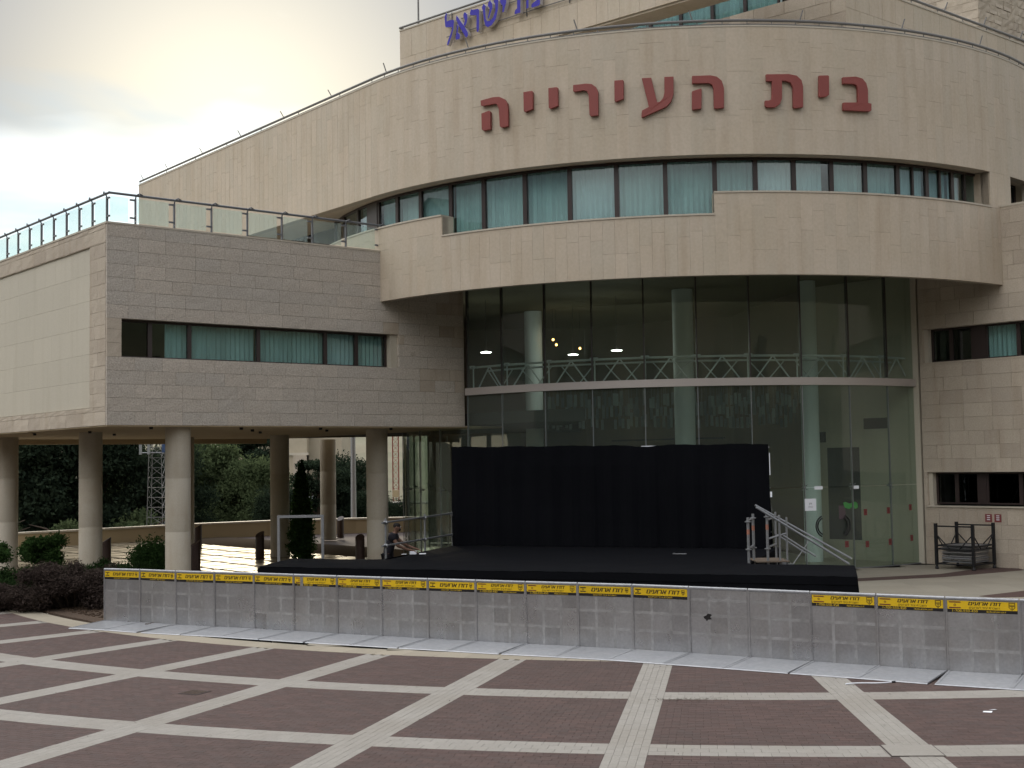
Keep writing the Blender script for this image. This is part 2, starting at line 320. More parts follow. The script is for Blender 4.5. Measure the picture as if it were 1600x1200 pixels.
class Pieces:
    """alike pieces: the 300 that show largest become objects, the rest one joined stuff mesh"""
    def __init__(s): s.items = []
    def add(s, me, mat4, size):
        c = mat4.translation; n = -(mat4.to_3x3() @ Vector((0, 1, 0))); d = EYE - c
        s.items.append((size/d.length_squared*max(0.05, abs(n.normalized().dot(d.normalized()))), me, mat4))
    def flush(s, name, parent, limit=300):
        s.items.sort(key=lambda q: -q[0])
        for _, me, m4 in s.items[:limit]: link_piece(name, me, parent, m4)
        rest = s.items[limit:]
        if rest:
            V = []; F = []; b = 0; off = origin(parent) if parent else Vector((0, 0, 0)); mat = rest[0][1].materials[0]
            for _, me, m4 in rest:
                V.extend([tuple(m4 @ v.co - off) for v in me.vertices]); F.extend([tuple(b+i for i in p.vertices) for p in me.polygons]); b += len(me.vertices)
            me = bpy.data.meshes.new(name+'_field'); me.from_pydata(V, [], F); me.materials.append(mat)
            o = bpy.data.objects.new(name+'_field', me); COL.objects.link(o); o['kind'] = 'stuff'
            if parent: o.parent = parent

def stone_mesh(w, h, d, mat, rough=0.0, gap=0.006, ch=0.012, seed=0):
    """one facing stone: origin at its lower left back corner, front at y=-d"""
    r = random.Random(seed); mb = MB(); g = gap/2
    x0, x1, z0, z1 = g, w-g, g, h-g
    nx = 3 if rough else 1; nz = 2 if rough else 1
    xs = [x0+ch+(x1-x0-2*ch)*i/nx for i in range(nx+1)]; zs = [z0+ch+(z1-z0-2*ch)*i/nz for i in range(nz+1)]
    top = [[(x, -d-(r.uniform(0, rough) if rough else 0), z) for x in xs] for z in zs]
    vs_ = [p for row in top for p in row]; fs = []
    n = nx+1
    for j in range(nz):
        for i in range(nx): fs.append((j*n+i, j*n+i+1, (j+1)*n+i+1, (j+1)*n+i))
    mb.add(vs_, fs)
    a = [(x0, -d+ch*0.8, z0), (x1, -d+ch*0.8, z0), (x1, -d+ch*0.8, z1), (x0, -d+ch*0.8, z1)]
    bk = [(x0, 0, z0), (x1, 0, z0), (x1, 0, z1), (x0, 0, z1)]
    t = top
    rings = [[t[0][i] for i in range(n)], [t[j][nx] for j in range(nz+1)], [t[nz][nx-i] for i in range(n)], [t[nz-j][0] for j in range(nz+1)]]
    for k in range(4):
        e = rings[k]; p0, p1 = a[k], a[(k+1) % 4]
        mb.add([p0, p1] + list(reversed(e)), (tuple(range(2+len(e))),))
        mb.quad(bk[k], bk[(k+1) % 4], p1, p0)
    return mb.mesh('stone', mat)
_sm = {}
def stone(w, h, d, mat, rough=0.0, variants=1, gap=0.003, ch=0.003):
    k = (round(w, 2), round(h, 3), d, mat.name, random.randrange(variants))
    if k not in _sm: _sm[k] = stone_mesh(k[0], k[1], d, mat, rough, gap, ch, hash(k) & 0xffff)
    return _sm[k]

# ---------------------------------------------------------------- plan of the place (metres; the eye stands at 0,0)
E1 = Vector((0.767, 0.641, 0)).normalized(); N1 = Vector((-0.641, 0.767, 0)).normalized()    # along the wing front / into the wing
WC = Vector((-10.93, 35.3, 0))                                                               # wing corner
RW0 = Vector((12.95, 41.6, 0)); RWd = Vector((0.665, -0.747, 0)).normalized(); RWn = Vector((-0.747, -0.665, 0)).normalized()
DC = Vector((6.2, 49.75, 0)); RF = 13.5; RG = 10.35                                           # drum centre, fascia and glass radii
ZS, ZW = 4.59, 10.13                                                                         # wing soffit and parapet
ZF, ZLO, ZHI, ZT, ZR = 8.51, 10.25, 10.87, 11.91, 15.57
def dp(a, r, z=0.0): return Vector((DC.x+r*math.sin(R_(a)), DC.y-r*math.cos(R_(a)), z))
def wp(t, d, z): return WC + E1*t + N1*d + Vector((0, 0, z))
def rp(s, d, z): return RW0 + RWd*s - RWn*d + Vector((0, 0, z))                              # d into the wall
def arcbox(mb, r0, r1, a0, a1, z0, z1, mi=0, step=2.0):
    n = max(1, int(abs(a1-a0)/step)); q = []
    for i in range(n+1):
        a = a0+(a1-a0)*i/n; q.append((dp(a, r0, z0), dp(a, r1, z0), dp(a, r1, z1), dp(a, r0, z1)))
    b = len(mb.v)
    for c in q: mb.v.extend([tuple(p) for p in c])
    for i in range(n):
        for k in range(4):
            k2 = (k+1) % 4; mb.f.append((b+4*i+k, b+4*(i+1)+k, b+4*(i+1)+k2, b+4*i+k2)); mb.m.append(mi)
    mb.f.append((b, b+1, b+2, b+3)); mb.m.append(mi); e = b+4*n; mb.f.append((e+3, e+2, e+1, e)); mb.m.append(mi)
def slabpoly(mb, pts, z0, z1, mi=0):
    ar = sum(pts[i][0]*pts[(i+1) % len(pts)][1]-pts[(i+1) % len(pts)][0]*pts[i][1] for i in range(len(pts)))
    if ar < 0: pts = list(reversed(pts))
    mb.prism([(p[0], p[1]) for p in pts], lambda u, v, d: (u, v, d), z0, z1, mi)

# ---------------------------------------------------------------- ground
PC = Vector((6.0, 44.2, 0))
def pp(a, r, z=0.0): return Vector((PC.x+r*math.sin(R_(a)), PC.y-r*math.cos(R_(a)), z))
def terrain(x, y):
    # plaza shelf, then the hill falls away behind the low wall and rises again far off
    d = max(0.0, y-(71.0+0.12*(x+10)), -(x+34)*0.8, x-60)
    z = -0.12
    if d > 0: z -= 9.0*(1-math.exp(-d/26.0))
    if y > 150: z += (y-150)*0.085 if y < 520 else 31.5
    return z + (0.35*math.sin(x*0.11)*math.cos(y*0.09) if d > 6 else 0)
mb = MB(); xs = sorted(set([-3000, -1500, -800, -500] + list(range(-360, 361, 8)) + [500, 800, 1500, 3000])); ys = sorted(set([-3000, -1200, -500, -200, -100, -60] + list(range(-40, 601, 8)) + [800, 1200, 2000, 3500]))
for y in ys:
    for x in xs: mb.v.append((x, y, terrain(x, y)))
for j in range(len(ys)-1):
    for i in range(len(xs)-1):
        a = j*len(xs)+i; mb.f.append((a, a+1, a+len(xs)+1, a+len(xs))); mb.m.append(0)
tag(mb.build('ground', M_earth, smooth=True), kind='structure')
mb = MB()
mb.box(-34, 40, -30, 70, -0.11, -0.06)
plaza = tag(mb.build('plaza_base', M_base), kind='structure')
# paving: brown pavers in rings, cream bands along rings and radii
RADS = [-2.75-6.65*k for k in range(-3, 9)]; RINGS = [(r, r+0.58) for r in (24.86, 28.42, 31.95, 35.5)]
def seen(p, m=2.6):
    d = p-EYE; z = d.dot(fw)
    return z > 2 and abs(d.dot(rt)/z) < 0.39+m/z and -0.2928-m/z-0.02 < d.dot(up)/z
def in_radial(a, r):
    for c in RADS:
        if abs(R_(a-c))*r < 0.25: return True
    return False
pv = Pieces(); lt = Pieces()
def paver_mesh(w, h, mat):
    m = MB(); g = 0.0010; c = 0.0025
    x0, x1, y0, y1 = -w/2+g, w/2-g, -h/2+g, h/2-g
    q = [(x0, y0, -0.05), (x1, y0, -0.05), (x1, y1, -0.05), (x0, y1, -0.05)]; e = [(x, y, -c) for x, y, _ in q]; t = [(x0+c, y0+c, 0), (x1-c, y0+c, 0), (x1-c, y1-c, 0), (x0+c, y1-c, 0)]
    m.add(t, ((0, 1, 2, 3),))
    for k in range(4):
        k2 = (k+1) % 4; m.quad(e[k], e[k2], t[k2], t[k]); m.quad(q[k], q[k2], e[k2], e[k])
    return m.mesh('paver', mat)
PM = paver_mesh(0.2, 0.1, M_paver); LM = paver_mesh(0.1, 0.2, M_ltile); LR = paver_mesh(0.2, 0.193, M_ltile); PH = paver_mesh(0.1, 0.1, M_paver)
def flat(p, a):  # x along the ring
    return Matrix.Translation(p) @ Matrix.Rotation(R_(a), 4, 'Z')
def addp(P, me, p, a, area):
    m4 = flat(p, a); d = EYE-p; P.items.append((area/d.length_squared*(d.z/d.length), me, m4))
EDGES = sorted(RADS)
def segs(rr):
    h = math.degrees(0.25/rr)
    for c0, c1 in zip(EDGES, EDGES[1:]): yield c0+h, c1-h
def flats(p, a, sx): return flat(p, a) @ Matrix.Diagonal((sx, 1, 1, 1))
def lay(P, me, rr, wid, stagger, area, jit):
    for a0, a1 in segs(rr):
        L_ = R_(a1-a0)*rr; n = max(1, round(L_/wid)); w = L_/n
        cuts = [0] + [w*(i+(0.5 if stagger else 0)) for i in range(0 if stagger else 1, n)] + [L_]
        for u0, u1 in zip(cuts, cuts[1:]):
            a = a0+math.degrees((u0+u1)/2/rr); p = pp(a, rr)
            if not seen(p): continue
            p.z += random.uniform(-jit, jit*.5); d = EYE-p
            P.items.append((area*(u1-u0)/wid/d.length_squared*(d.z/d.length), me, flats(p, a, (u1-u0)/wid)))
r = 21.96; row = 0
while r < 33.2:
    ring = next((q for q in RINGS if q[0] < r+0.05 < q[1]), None)
    if ring:
        for k in range(3): lay(lt, LR, r+0.193*(k+0.5), 0.2, k % 2, 0.04, 0.0015)
        r += 0.579; continue
    lay(pv, PM, r+0.05, 0.2, row % 2, 0.02, 0.0015); r += 0.1; row += 1
for c in RADS:
    for k in range(5):
        rr = 22.07 + (0.1 if k % 2 else 0)
        while rr < 33.2:
            a = c+math.degrees((k-2)*0.1/rr); p = pp(a, rr)
            if seen(p): addp(lt, LM, p+Vector((0, 0, random.uniform(-.001, .0015))), c, 0.02)
            rr += 0.2
pv.flush('paver', plaza); lt.flush('cream_paver', plaza)
# beige kerb band at the barrier, plaza slabs behind it
bb = Pieces(); KB = paver_mesh(0.6, 0.6, M_bandbeige)
a = -62.0
while a < 20:
    p = pp(a, 21.66)
    if seen(p, 3): addp(bb, KB, p, a, 0.36)
    a += 0.6/21.66*57.2958
bb.flush('kerb_slab', plaza)
ps = Pieces(); PS = paver_mesh(0.8, 0.8, M_plaza)
for i in range(-2, 34):
    for j in range(0, 32):
        p = Vector((-10.0+i*0.8, 20.0+j*0.8, 0.0))
        if (p-PC).length > 21.0: continue
        if (p-DC).length < RG+0.3: continue
        if (p-RW0).dot(RWn) < 0.1: continue
        if (p-WC).dot(N1) > -0.1: continue
        m4 = Matrix.Translation(p); d = EYE-p; ps.items.append((0.64/d.length_squared*(d.z/d.length), PS, m4))
ps.flush('plaza_slab', plaza)
def inlay(name, pts, z=0.006):
    m = MB(); m.prism([(p[0], p[1]) for p in pts], lambda u, v, d: (u, v, d), -0.03, z); return m.build(name, M_paver, plaza)
inlay('dark_inlay', [(8.6, 35.9), (9.39, 36.2), (12.0, 37.0), (14.92, 38.73), (15.0, 39.45), (14.0, 39.6), (12.22, 37.95), (9.63, 37.05), (8.5, 36.6)])
inlay('dark_inlay', [(11.2, 31.95), (12.7, 33.0), (15, 34.6), (15.4, 33.0), (12.9, 31.6), (11.4, 31.6)])
# floor under and behind the wing: big polished tiles between dark strips
mb = MB(); mb.boxf(wp(-3, -0.4, -0.05), E1*19, N1*34, Vector((0, 0, 0.045))); tfloor = tag(mb.build('terrace_floor', M_gjoint), kind='structure')
ft = Pieces(); FT = paver_mesh(1.32, 1.32, M_gtile)
for i in range(-1, 10):
    for j in range(0, 22):
        p = wp(-2.2+i*1.55, 0.5+j*1.55, 0.012)
        if (p-DC).length < RG+0.9: continue
        d = EYE-p; ft.items.append((1.7/d.length_squared*(d.z/d.length), FT, Matrix.Translation(p) @ Matrix.Rotation(math.atan2(E1.y, E1.x), 4, 'Z')))
ft.flush('floor_tile', tfloor)
mb = MB(); slabpoly(mb, [(-9.3, 29.3), (-9.2, 31.5), (-9.9, 35.6), (-12.5, 39.5), (-20, 47.5), (-30, 47), (-30, 44)] + [tuple(pp(a, 21.3)[:2]) for a in range(-62, -46, 3)], -0.05, 0.03)
tag(mb.build('planting_bed', M_soil), kind='structure')

# ---------------------------------------------------------------- the building
B = thing('city_hall', 'pale limestone city hall with a curved front, glazed lobby and a wing raised on columns', 'building', (6, 49, 0))
blocks = Pieces(); slabs = Pieces()
# -- wing
core = MB(); off = 0.065
def wbox(mb, t0, t1, d0, d1, z0, z1, mi=0): mb.boxf(wp(t0, d0, z0), E1*(t1-t0), N1*(d1-d0), Vector((0, 0, z1-z0)), mi)
TW, DW = 12.2, 16.4
wt0, wt1, wz0, wz1 = 0.42, 9.57, 6.45, 7.5
wbox(core, off, TW, off, 0.4, ZS+0.03, wz0-0.01); wbox(core, off, TW, off, 0.4, wz1+0.01, ZW-0.06)
wbox(core, off, wt0-0.005, off, 0.4, wz0-0.01, wz1+0.01); wbox(core, wt1+0.005, TW, off, 0.4, wz0-0.01, wz1+0.01)
wbox(core, off, 0.4, 0.4, DW, ZS+0.03, ZW-0.06)
wbox(core, 0.4, TW+2, DW-0.3, DW, ZS+0.03, ZW-0.06)
wbox(core, TW-0.3, TW-0.001, 0.4, DW-0.3, 4.9, 9.25)
core.build('wall', M_joint, B)
m = MB(); wbox(m, 0.02, TW+1.6, 0.02, DW, ZS-0.03, ZS+0.028); wbox(m, 0.0, TW+1.6, DW-0.45, DW+0.02, ZS-0.22, ZS-0.031); m.build('soffit', M_plaster, B)
m = MB(); wbox(m, 0.4, TW, 0.4, DW-0.3, 9.26, 9.4); wbox(m, 0.4, TW-0.31, 0.41, DW-0.3, 4.75, 4.9); m.build('terrace_slab', M_plaza, B)
m = MB()
for t, d in ((1.5, .5), (4.3, .5), (7.0, .5), (9.6, .5), (2.9, 2.4), (5.7, 2.4), (8.4, 2.4), (1.4, 4.6), (4.4, 4.6), (7.2, 4.6), (0.6, 7), (3.4, 7.5)):
    p = wp(t, d, 0); m.lathe(p.x, p.y, [(0.05, ZS-0.10), (0.055, ZS-0.031)], 10)
m.build('soffit_spotlight', M_blackmetal, B)
def fill_course(P, place, u0, u1, z0, h, mat, widths, d, rough, variants, holes=(), minw=0.18):
    u = u0
    while u < u1-0.02:
        w = random.choice(widths)
        if u1-(u+w) < minw: w = u1-u
        seg = [(u, min(u+w, u1))]
        for (h0, h1, hz0, hz1) in holes:
            if z0+h > hz0+0.02 and z0 < hz1-0.02:
                out = []
                for a_, b_ in seg:
                    if b_ <= h0+.001 or a_ >= h1-.001: out.append((a_, b_))
                    else:
                        if a_ < h0-.03: out.append((a_, h0))
                        if b_ > h1+.03: out.append((h1, b_))
                seg = out
        for a_, b_ in seg:
            ww = round(b_-a_, 2)
            if ww > 0.03: P.add(stone(ww, h, d, mat, rough, variants), place(a_, z0), ww*h)
        u += w
def course_list(z0, z1, h, cuts=()):
    """course boundaries, also cut at the given heights"""
    zs = [z0]
    while zs[-1] < z1-0.02:
        nz = min(zs[-1]+h, z1)
        for c in sorted(cuts):
            if zs[-1]+0.02 < c < nz-0.02: nz = c; break
        if z1-nz < 0.09: nz = z1
        zs.append(nz)
    return [(a_, b_-a_) for a_, b_ in zip(zs, zs[1:])]
hole = [(wt0, wt1, wz0, wz1)]
for z0, h in course_list(ZS, ZW-0.05, 0.372, (wz0, wz1)):
    fill_course(blocks, lambda u, z: frame(wp(u, off, z), E1, -N1), 0.0, TW, z0, round(h, 3), M_rough, (0.6, 0.8, 0.9, 1.1), off, 0.012, 3, hole)
Lf = lambda u, z: frame(wp(off, u, z), -N1, -E1)     # left face: u runs from the corner inwards; its x axis points back to the corner
def left_course(P, u0, u1, z0, h, mat, widths, rough, d=off):
    u = u0
    while u < u1-0.02:
        w = random.choice(widths); w = u1-u if u1-u-w < 0.2 else w
        P.add(stone(round(w, 2), h, d, mat, rough, 3), frame(wp(off, u+w, z0), -N1, -E1), w*h); u += w
for z0, h in course_list(ZS, ZW-0.05, 0.372, (5.09, 9.58)):
    if z0 < 5.05 or z0 > 9.5: left_course(blocks, 0.07, DW, z0, round(h, 3), M_rough, (0.8, 1.0, 1.2), 0.012)
    else: left_course(blocks, 0.07, 1.16, z0, round(h, 3), M_rough, (0.55, 0.75), 0.012)
lp = Pieces()
for k in range(6):
    z0 = 5.1+0.745*k; u = 1.19
    while u < DW-0.1:
        w = random.choice((1.3, 1.5, 1.6)); w = min(w, DW-u)
        lp.add(stone(round(w, 2), 0.745, 0.03, M_panelstone, 0, 1), frame(wp(off, u+w, z0), -N1, -E1), w*.75); u += w
lp.flush('stone_panel', B)
m = MB()
wbox(m, -0.02, TW, -0.02, 0.45, ZW-0.05, ZW); wbox(m, -0.02, 0.45, 0.451, DW, ZW-0.05, ZW); m.build('coping', M_cop, B)
# wing window strip
def tpar(x):  # image-plan helper values already reduced to metres along the wall
    return x
def win_unit(place, u0, u1, z0, z1, blind=None, pane=M_pane, depth=0.09, fb=0.06, open_bottom=False, split=False, mull=None):
    """window > pane, blind.  place(u,d,z): d into the wall"""
    m = MB()
    def bx(a0, a1, b0, b1):
        o = place(a0, 0, b0); m.boxf(o, place(a1, 0, b0)-o, place(a0, depth, b0)-o, Vector((0, 0, b1-b0)))
    bx(u0, u0+fb, z0, z1); bx(u1-fb, u1, z0, z1); bx(u0+fb, u1-fb, z1-fb, z1); bx(u0+fb, u1-fb, z0, z0+fb*0.8)
    if split: c = (u0+u1)/2; bx(c-fb*.5, c+fb*.5, z0+fb*.8, z1-fb)
    w = m.build('window', M_frame, B)
    m = MB(); a0, a1, b0, b1 = u0+fb, u1-fb, z0+fb*.8, z1-fb
    o = place(a0, depth*.5, b0); m.boxf(o, place(a1, depth*.5, b0)-o, place(a0, depth*.5+0.008, b0)-o, Vector((0, 0, b1-b0))); m.build('pane', pane, w)
    if blind:
        mat, f0, f1, dz = blind; m = MB(); n = max(6, int((u1-u0)*(f1-f0)/0.075)); q = []
        for i in range(n+1):
            uu = u0+(u1-u0)*(f0+(f1-f0)*i/n); q.append((place(uu+random.uniform(-.012, .012), depth+0.12+(0.06 if i % 2 else 0.0)+random.uniform(-.015, .015), z0+dz), place(uu, depth+0.12+(0.06 if i % 2 else 0.0), z1+0.02)))
        for i in range(n): m.quad(q[i][0], q[i+1][0], q[i+1][1], q[i][1])
        m.build('blind', mat, w)
    return w
wplace = lambda u, d, z: wp(u, 0.26+d, z)
tb = [0.42, 1.36, 2.55, 4.75, 7.05, 8.17, 9.3]
bl = [None, (M_blind, 0.45, 1.0, 0.0), (M_blind, 0, 1, 0), (M_blind, 0, 1, 0), (M_blindw, 0, 1, 0.05), (M_blind, 0, 1, 0)]
for i in range(6): win_unit(wplace, tb[i], tb[i+1], wz0, wz1, bl[i], M_pane if i else M_pane_dark)
m = MB(); wbox(m, 9.31, wt1, 0.07, 0.395, wz0, wz1); m.build('window_reveal', M_panelstone, B)
m = MB(); wbox(m, 0.45, 11.5, 3.4, 3.5, 4.9, 9.2); m.build('room_wall', M_brownint, B)

# -- columns carrying the wing and the terrace behind
for (x, y) in ((-17.7, 46.0), (-13.25, 41.2), (-9.53, 37.35), (-4.49, 43.3), (-8.8, 49.5), (-8.45, 59.9), (-12.65, 50.6), (-21.3, 50.0)):
    m = MB(); zt = ZS-0.031
    m.lathe(x, y, [(0.37, 0.0), (0.37, 0.12), (0.355, 0.125), (0.355, 1.6), (0.353, 1.605), (0.355, 1.61), (0.355, 3.1), (0.353, 3.105), (0.355, 3.11), (0.355, zt)], 40)
    m.build('column', M_col, B, True)
# under the back column the roof runs on
m = MB(); wbox(m, 7.0, TW+1.6, DW+0.03, 27.0, ZS-0.02, ZS+0.4); m.build('terrace_roof', M_plaster, B)

# -- terrace railing on the wing
rail = thing('terrace_railing', 'glass terrace railing with dark grey pipe rail on top of the raised wing', 'railing', tuple(wp(0, 0, ZW)))
def rail_run(P0, dvec, nvec, posts, length, z0, h):
    m = MB(); m.tube([P0+dvec*(-0.02)+Vector((0, 0, z0+h)), P0+dvec*length+Vector((0, 0, z0+h))], 0.035, 10); m.build('handrail', M_railp, rail, True)
    for i, u in enumerate(posts):
        p = P0+dvec*u; m = MB()
        m.boxf(p+Vector((0, 0, z0))-dvec*0.02-nvec*0.03, dvec*0.04, nvec*0.06, Vector((0, 0, h-0.1)))
        m.tube([p+nvec*0.0+Vector((0, 0, z0+h-0.12)), p+nvec*0.05+Vector((0, 0, z0+h+0.0)), p+dvec*0.10+nvec*0.05+Vector((0, 0, z0+h+0.055)), p+dvec*0.24+Vector((0, 0, z0+h+0.01))], 0.02, 8)
        for zc in (0.16, 0.66):
            m.boxf(p+Vector((0, 0, z0+zc))-dvec*0.16-nvec*0.025, dvec*0.16, nvec*0.05, Vector((0, 0, 0.045)))
        m.build('post', M_railp, rail, False)
        nxt = posts[i+1] if i+1 < len(posts) else None
        if nxt:
            m = MB(); m.boxf(P0+dvec*(u+0.05)+Vector((0, 0, z0+0.05))-nvec*0.006, dvec*(nxt-u-0.22), nvec*0.012, Vector((0, 0, h-0.14))); m.build('glass_panel', M_railglass, rail)
RB = WC+E1*0.12+N1*0.12
rail_run(RB, E1, -N1, [0.75, 1.9, 3.05, 4.2, 5.35, 6.4, 7.6, 8.85], 8.9, ZW, 0.82)
rail_run(RB, N1, -E1, [0.15, 1.15, 2.1, 3.05, 4.05, 5.05, 6.05, 7.05, 8.05, 9.05, 10.1], 11.2, ZW, 0.82)
m = MB(); m.boxf(RB+E1*0.02+Vector((0, 0, ZW+0.05)), E1*0.52, N1*0.012, Vector((0, 0, 0.68))); m.build('glass_panel', M_railglass, rail)

# -- drum: lower band, window strip, upper band
SW = 0.345/RF*57.2958
def dframe(a, z, r=RF-0.06): return frame(dp(a, r, z), (math.cos(R_(a)), math.sin(R_(a))), (math.sin(R_(a)), -math.cos(R_(a))))
core = MB()
arcbox(core, RF-0.32, RF-0.06, -74, -37.6, ZF+0.02, ZHI-0.05); arcbox(core, RF-0.32, RF-0.06, -37.59, -2.01, ZF+0.02, ZLO-0.05); arcbox(core, RF-0.32, RF-0.06, -2.0, 60, ZF+0.02, ZHI-0.05)
arcbox(core, RF-0.32, RF-0.06, -51.5, 60, ZT+0.02, ZR-0.04)
arcbox(core, RF-0.32, RF-0.06, 37.9, 43.0, ZHI-0.049, ZT+0.019)
arcbox(core, RF-0.32, RF-0.06, 50.0, 60.0, ZHI-0.049, ZT+0.019)
SD = Vector((-0.622, 0.783, 0)).normalized(); SN = Vector((-0.783, -0.622, 0)).normalized(); SP = dp(-51.5, RF)     # straight run of the upper band
SLEN = 18.6
o = SP-SN*0.06; core.boxf(o+Vector((0, 0, ZT+0.02)), SD*SLEN, -SN*0.26, Vector((0, 0, ZR-ZT-0.06)))
core.build('wall', M_joint, B)
def slab_field(place, ncol, z0, z1, wid, size_m):
    for i in range(ncol):
        z = z0
        while z < z1-0.02:
            h = random.choice((0.7, 0.9, 1.1, 1.25)); h = z1-z if z1-z-h < 0.3 else h
            slabs.add(stone(wid, round(h, 3), 0.06, M_slab, 0, 1, gap=0.003, ch=0.003), place(i, z), wid*h); z += h
def arc_field(a0, a1, z0, z1):
    n = max(1, round((a1-a0)/SW)); st = (a1-a0)/n; wid = round(2*(RF-0.06)*math.tan(R_(st)/2)+0.004, 3)
    slab_field(lambda i, z: dframe(a0+st*(i+0.5), z) @ Matrix.Translation((-wid/2, 0, 0)), n, z0, z1, wid, 0)
arc_field(-51.5, 60, ZT, ZR-0.03)
arc_field(-74, -37.6, ZF, ZHI-0.05); arc_field(-37.6, -2.0, ZF, ZLO-0.05); arc_field(-2.0, 60, ZF, ZHI-0.05)
arc_field(37.9, 43.0, ZHI-0.05, ZT); arc_field(50, 60, ZHI-0.05, ZT)
ns = round(SLEN/0.345); slab_field(lambda i, z: frame(SP-SN*0.06+SD*(SLEN/ns*(i+1))+Vector((0, 0, z)), -SD, SN), ns, ZT, ZR-0.03, round(SLEN/ns, 3), 0)
m = MB(); arcbox(m, RF-0.6, RF+0.025, -74, -37.6, ZHI-0.05, ZHI); arcbox(m, RF-0.6, RF+0.025, -37.59, -2.01, ZLO-0.05, ZLO); arcbox(m, RF-0.6, RF+0.025, -2.0, 37.9, ZHI-0.05, ZHI)
m.build('sill', M_cop, B)
m = MB()
for a, s in ((-37.6, -1), (-2.0, 1)):   # stone cheeks at the two steps of the sill
    arcbox(m, RF-0.6, RF-0.001, *(sorted((a, a+s*0.35))), ZLO, ZHI-0.051)
m.build('sill_step', M_panelstone, B)
m = MB(); arcbox(m, RF-0.85, RF-0.06, 37.9, 38.6, ZHI, ZT); m.build('window_reveal', M_slab, B)
m = MB(); arcbox(m, RF-0.33, RF+0.015, -51.5, 60, ZR-0.035, ZR+0.01); m.boxf(SP+SN*0.015+Vector((0, 0, ZR-0.035)), SD*SLEN, -SN*0.34, Vector((0, 0, 0.045))); m.build('coping', M_cop, B)
# slabs closing the storeys
arcp = [tuple(dp(a, RF-0.33)[:2]) for a in range(60, -75, -3)]
arct = [tuple(dp(a, RF-0.33)[:2]) for a in range(60, -51, -3)] + [tuple((SP-SN*0.33)[:2]), tuple((SP-SN*0.33+SD*SLEN)[:2])]
back = [(-8, 66), (12, 66), (19, 52)]
m = MB(); slabpoly(m, arcp + [(-8, 58), (19, 58)], 9.2, 9.95); m.build('floor_slab', M_ceil, B)
m = MB(); slabpoly(m, arct + back, ZT+0.03, ZT+0.35); m.build('strip_soffit', M_slab, B)
m = MB(); slabpoly(m, arct + back, 15.0, 15.25); m.build('roof', M_plaza, B)
m = MB(); arcbox(m, 9.0, 9.2, -100, 80, 9.96, ZT+0.02); m.build('room_wall', M_brownint, B)
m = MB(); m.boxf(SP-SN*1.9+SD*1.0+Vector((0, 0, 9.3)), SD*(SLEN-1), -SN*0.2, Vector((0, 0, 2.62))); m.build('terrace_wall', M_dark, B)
m = MB(); m.boxf(SP-SN*0.3+SD*(SLEN-0.4)+Vector((0, 0, 9.3)), SD*0.39, -SN*12, Vector((0, 0, 5.8))); m.boxf(SP-SN*0.33+SD*0.02+Vector((0, 0, 12.3)), SD*0.2, -SN*0.2, Vector((0, 0, 0.2))); m.build('end_wall', M_tooled, B)
# window strip units
RWIN = RF-0.5
MA = [-72, -66, -60, -56.5, -53.5, -48.7, -43.6, -37.9, -32.4, -26.2, -20.0, -13.9, -7.75, -1.6, 3.5, 8.45, 13.5, 18.3, 23.3, 28.2, 33.0, 38.2]
for i in range(len(MA)-1):
    a0, a1 = MA[i], MA[i+1]; lowp = -38.5 < a0 < -3
    st = 'b'
    u = [(M_blind, 0.0, 1.0, 0.0), (M_blind, 0.02, 1.0, 0.0), (M_blindw, 0.0, 0.98, 0.0), (M_blind, 0.05, 0.96, 0.0)][i % 4]
    if i in (15,): u = (M_blindw, 0.0, 0.8, 0.0)
    if i in (16,): u = (M_blind, 0.0, 1.0, -0.0)
    if i in (0, 1, 3): u = None
    if i == 20: u = (M_blindw, 0.0, 0.5, 0.0)
    pl = (lambda A0: (lambda uu, d, z: dp(A0+uu/RWIN*57.2958, RWIN-d, z)))(a0)
    win_unit(pl, 0.0, R_(a1-a0)*RWIN, ZLO if lowp else ZHI, ZT+0.01, u, M_pane if i not in (3,) else M_pane_dark, 0.1, 0.065, split=(i >= 18))
m = MB(); arcbox(m, RWIN-0.1, RWIN+0.02, -56.4, -53.6, ZHI, ZT); m.build('pillar', M_frame, B)
pl = lambda uu, d, z: dp(43.05+uu/RWIN*57.2958, RWIN-d, z); win_unit(pl, 0, 1.55, ZHI, ZT, None, M_pane_dark)

# -- roof-edge pipe on brackets
m = MB(); pts = [SP+SN*-0.05+SD*t for t in np.linspace(SLEN, 0.6, 14)] + [dp(a, RF-0.05) for a in np.arange(-51.5, 61, 1.5)]
m.tube([p+Vector((0, 0, ZR+0.16)) for p in pts], 0.042, 8); m.tube([p+Vector((0, 0, ZR+0.045)) for p in pts], 0.018, 6)
for i, p in enumerate(pts):
    if i % 2 == 0: m.tube([p+Vector((0, 0, ZR-0.01)), p+Vector((0, 0, ZR+0.14))], 0.014, 6)
m.build('roof_pipe', M_pipe, B, True)
for a in (-48, -33, -18, -4, 9, 23, 37, 50): 
    p = dp(a, RF-0.05, ZR+0.16); m = MB(); m.tube([p, p+Vector((0.1 if a > 0 else -0.1, 0, 0.32))], 0.018, 6); m.build('pipe_spike', M_pipe, B, True)
for t in (2.5, 5.8, 9.1, 12.4, 15.7, 18.2):
    p = SP-SN*0.05+SD*t+Vector((0, 0, ZR+0.16)); m = MB(); m.tube([p, p+Vector((-0.13, 0, 0.24))], 0.016, 6); m.build('pipe_spike', M_pipe, B, True)

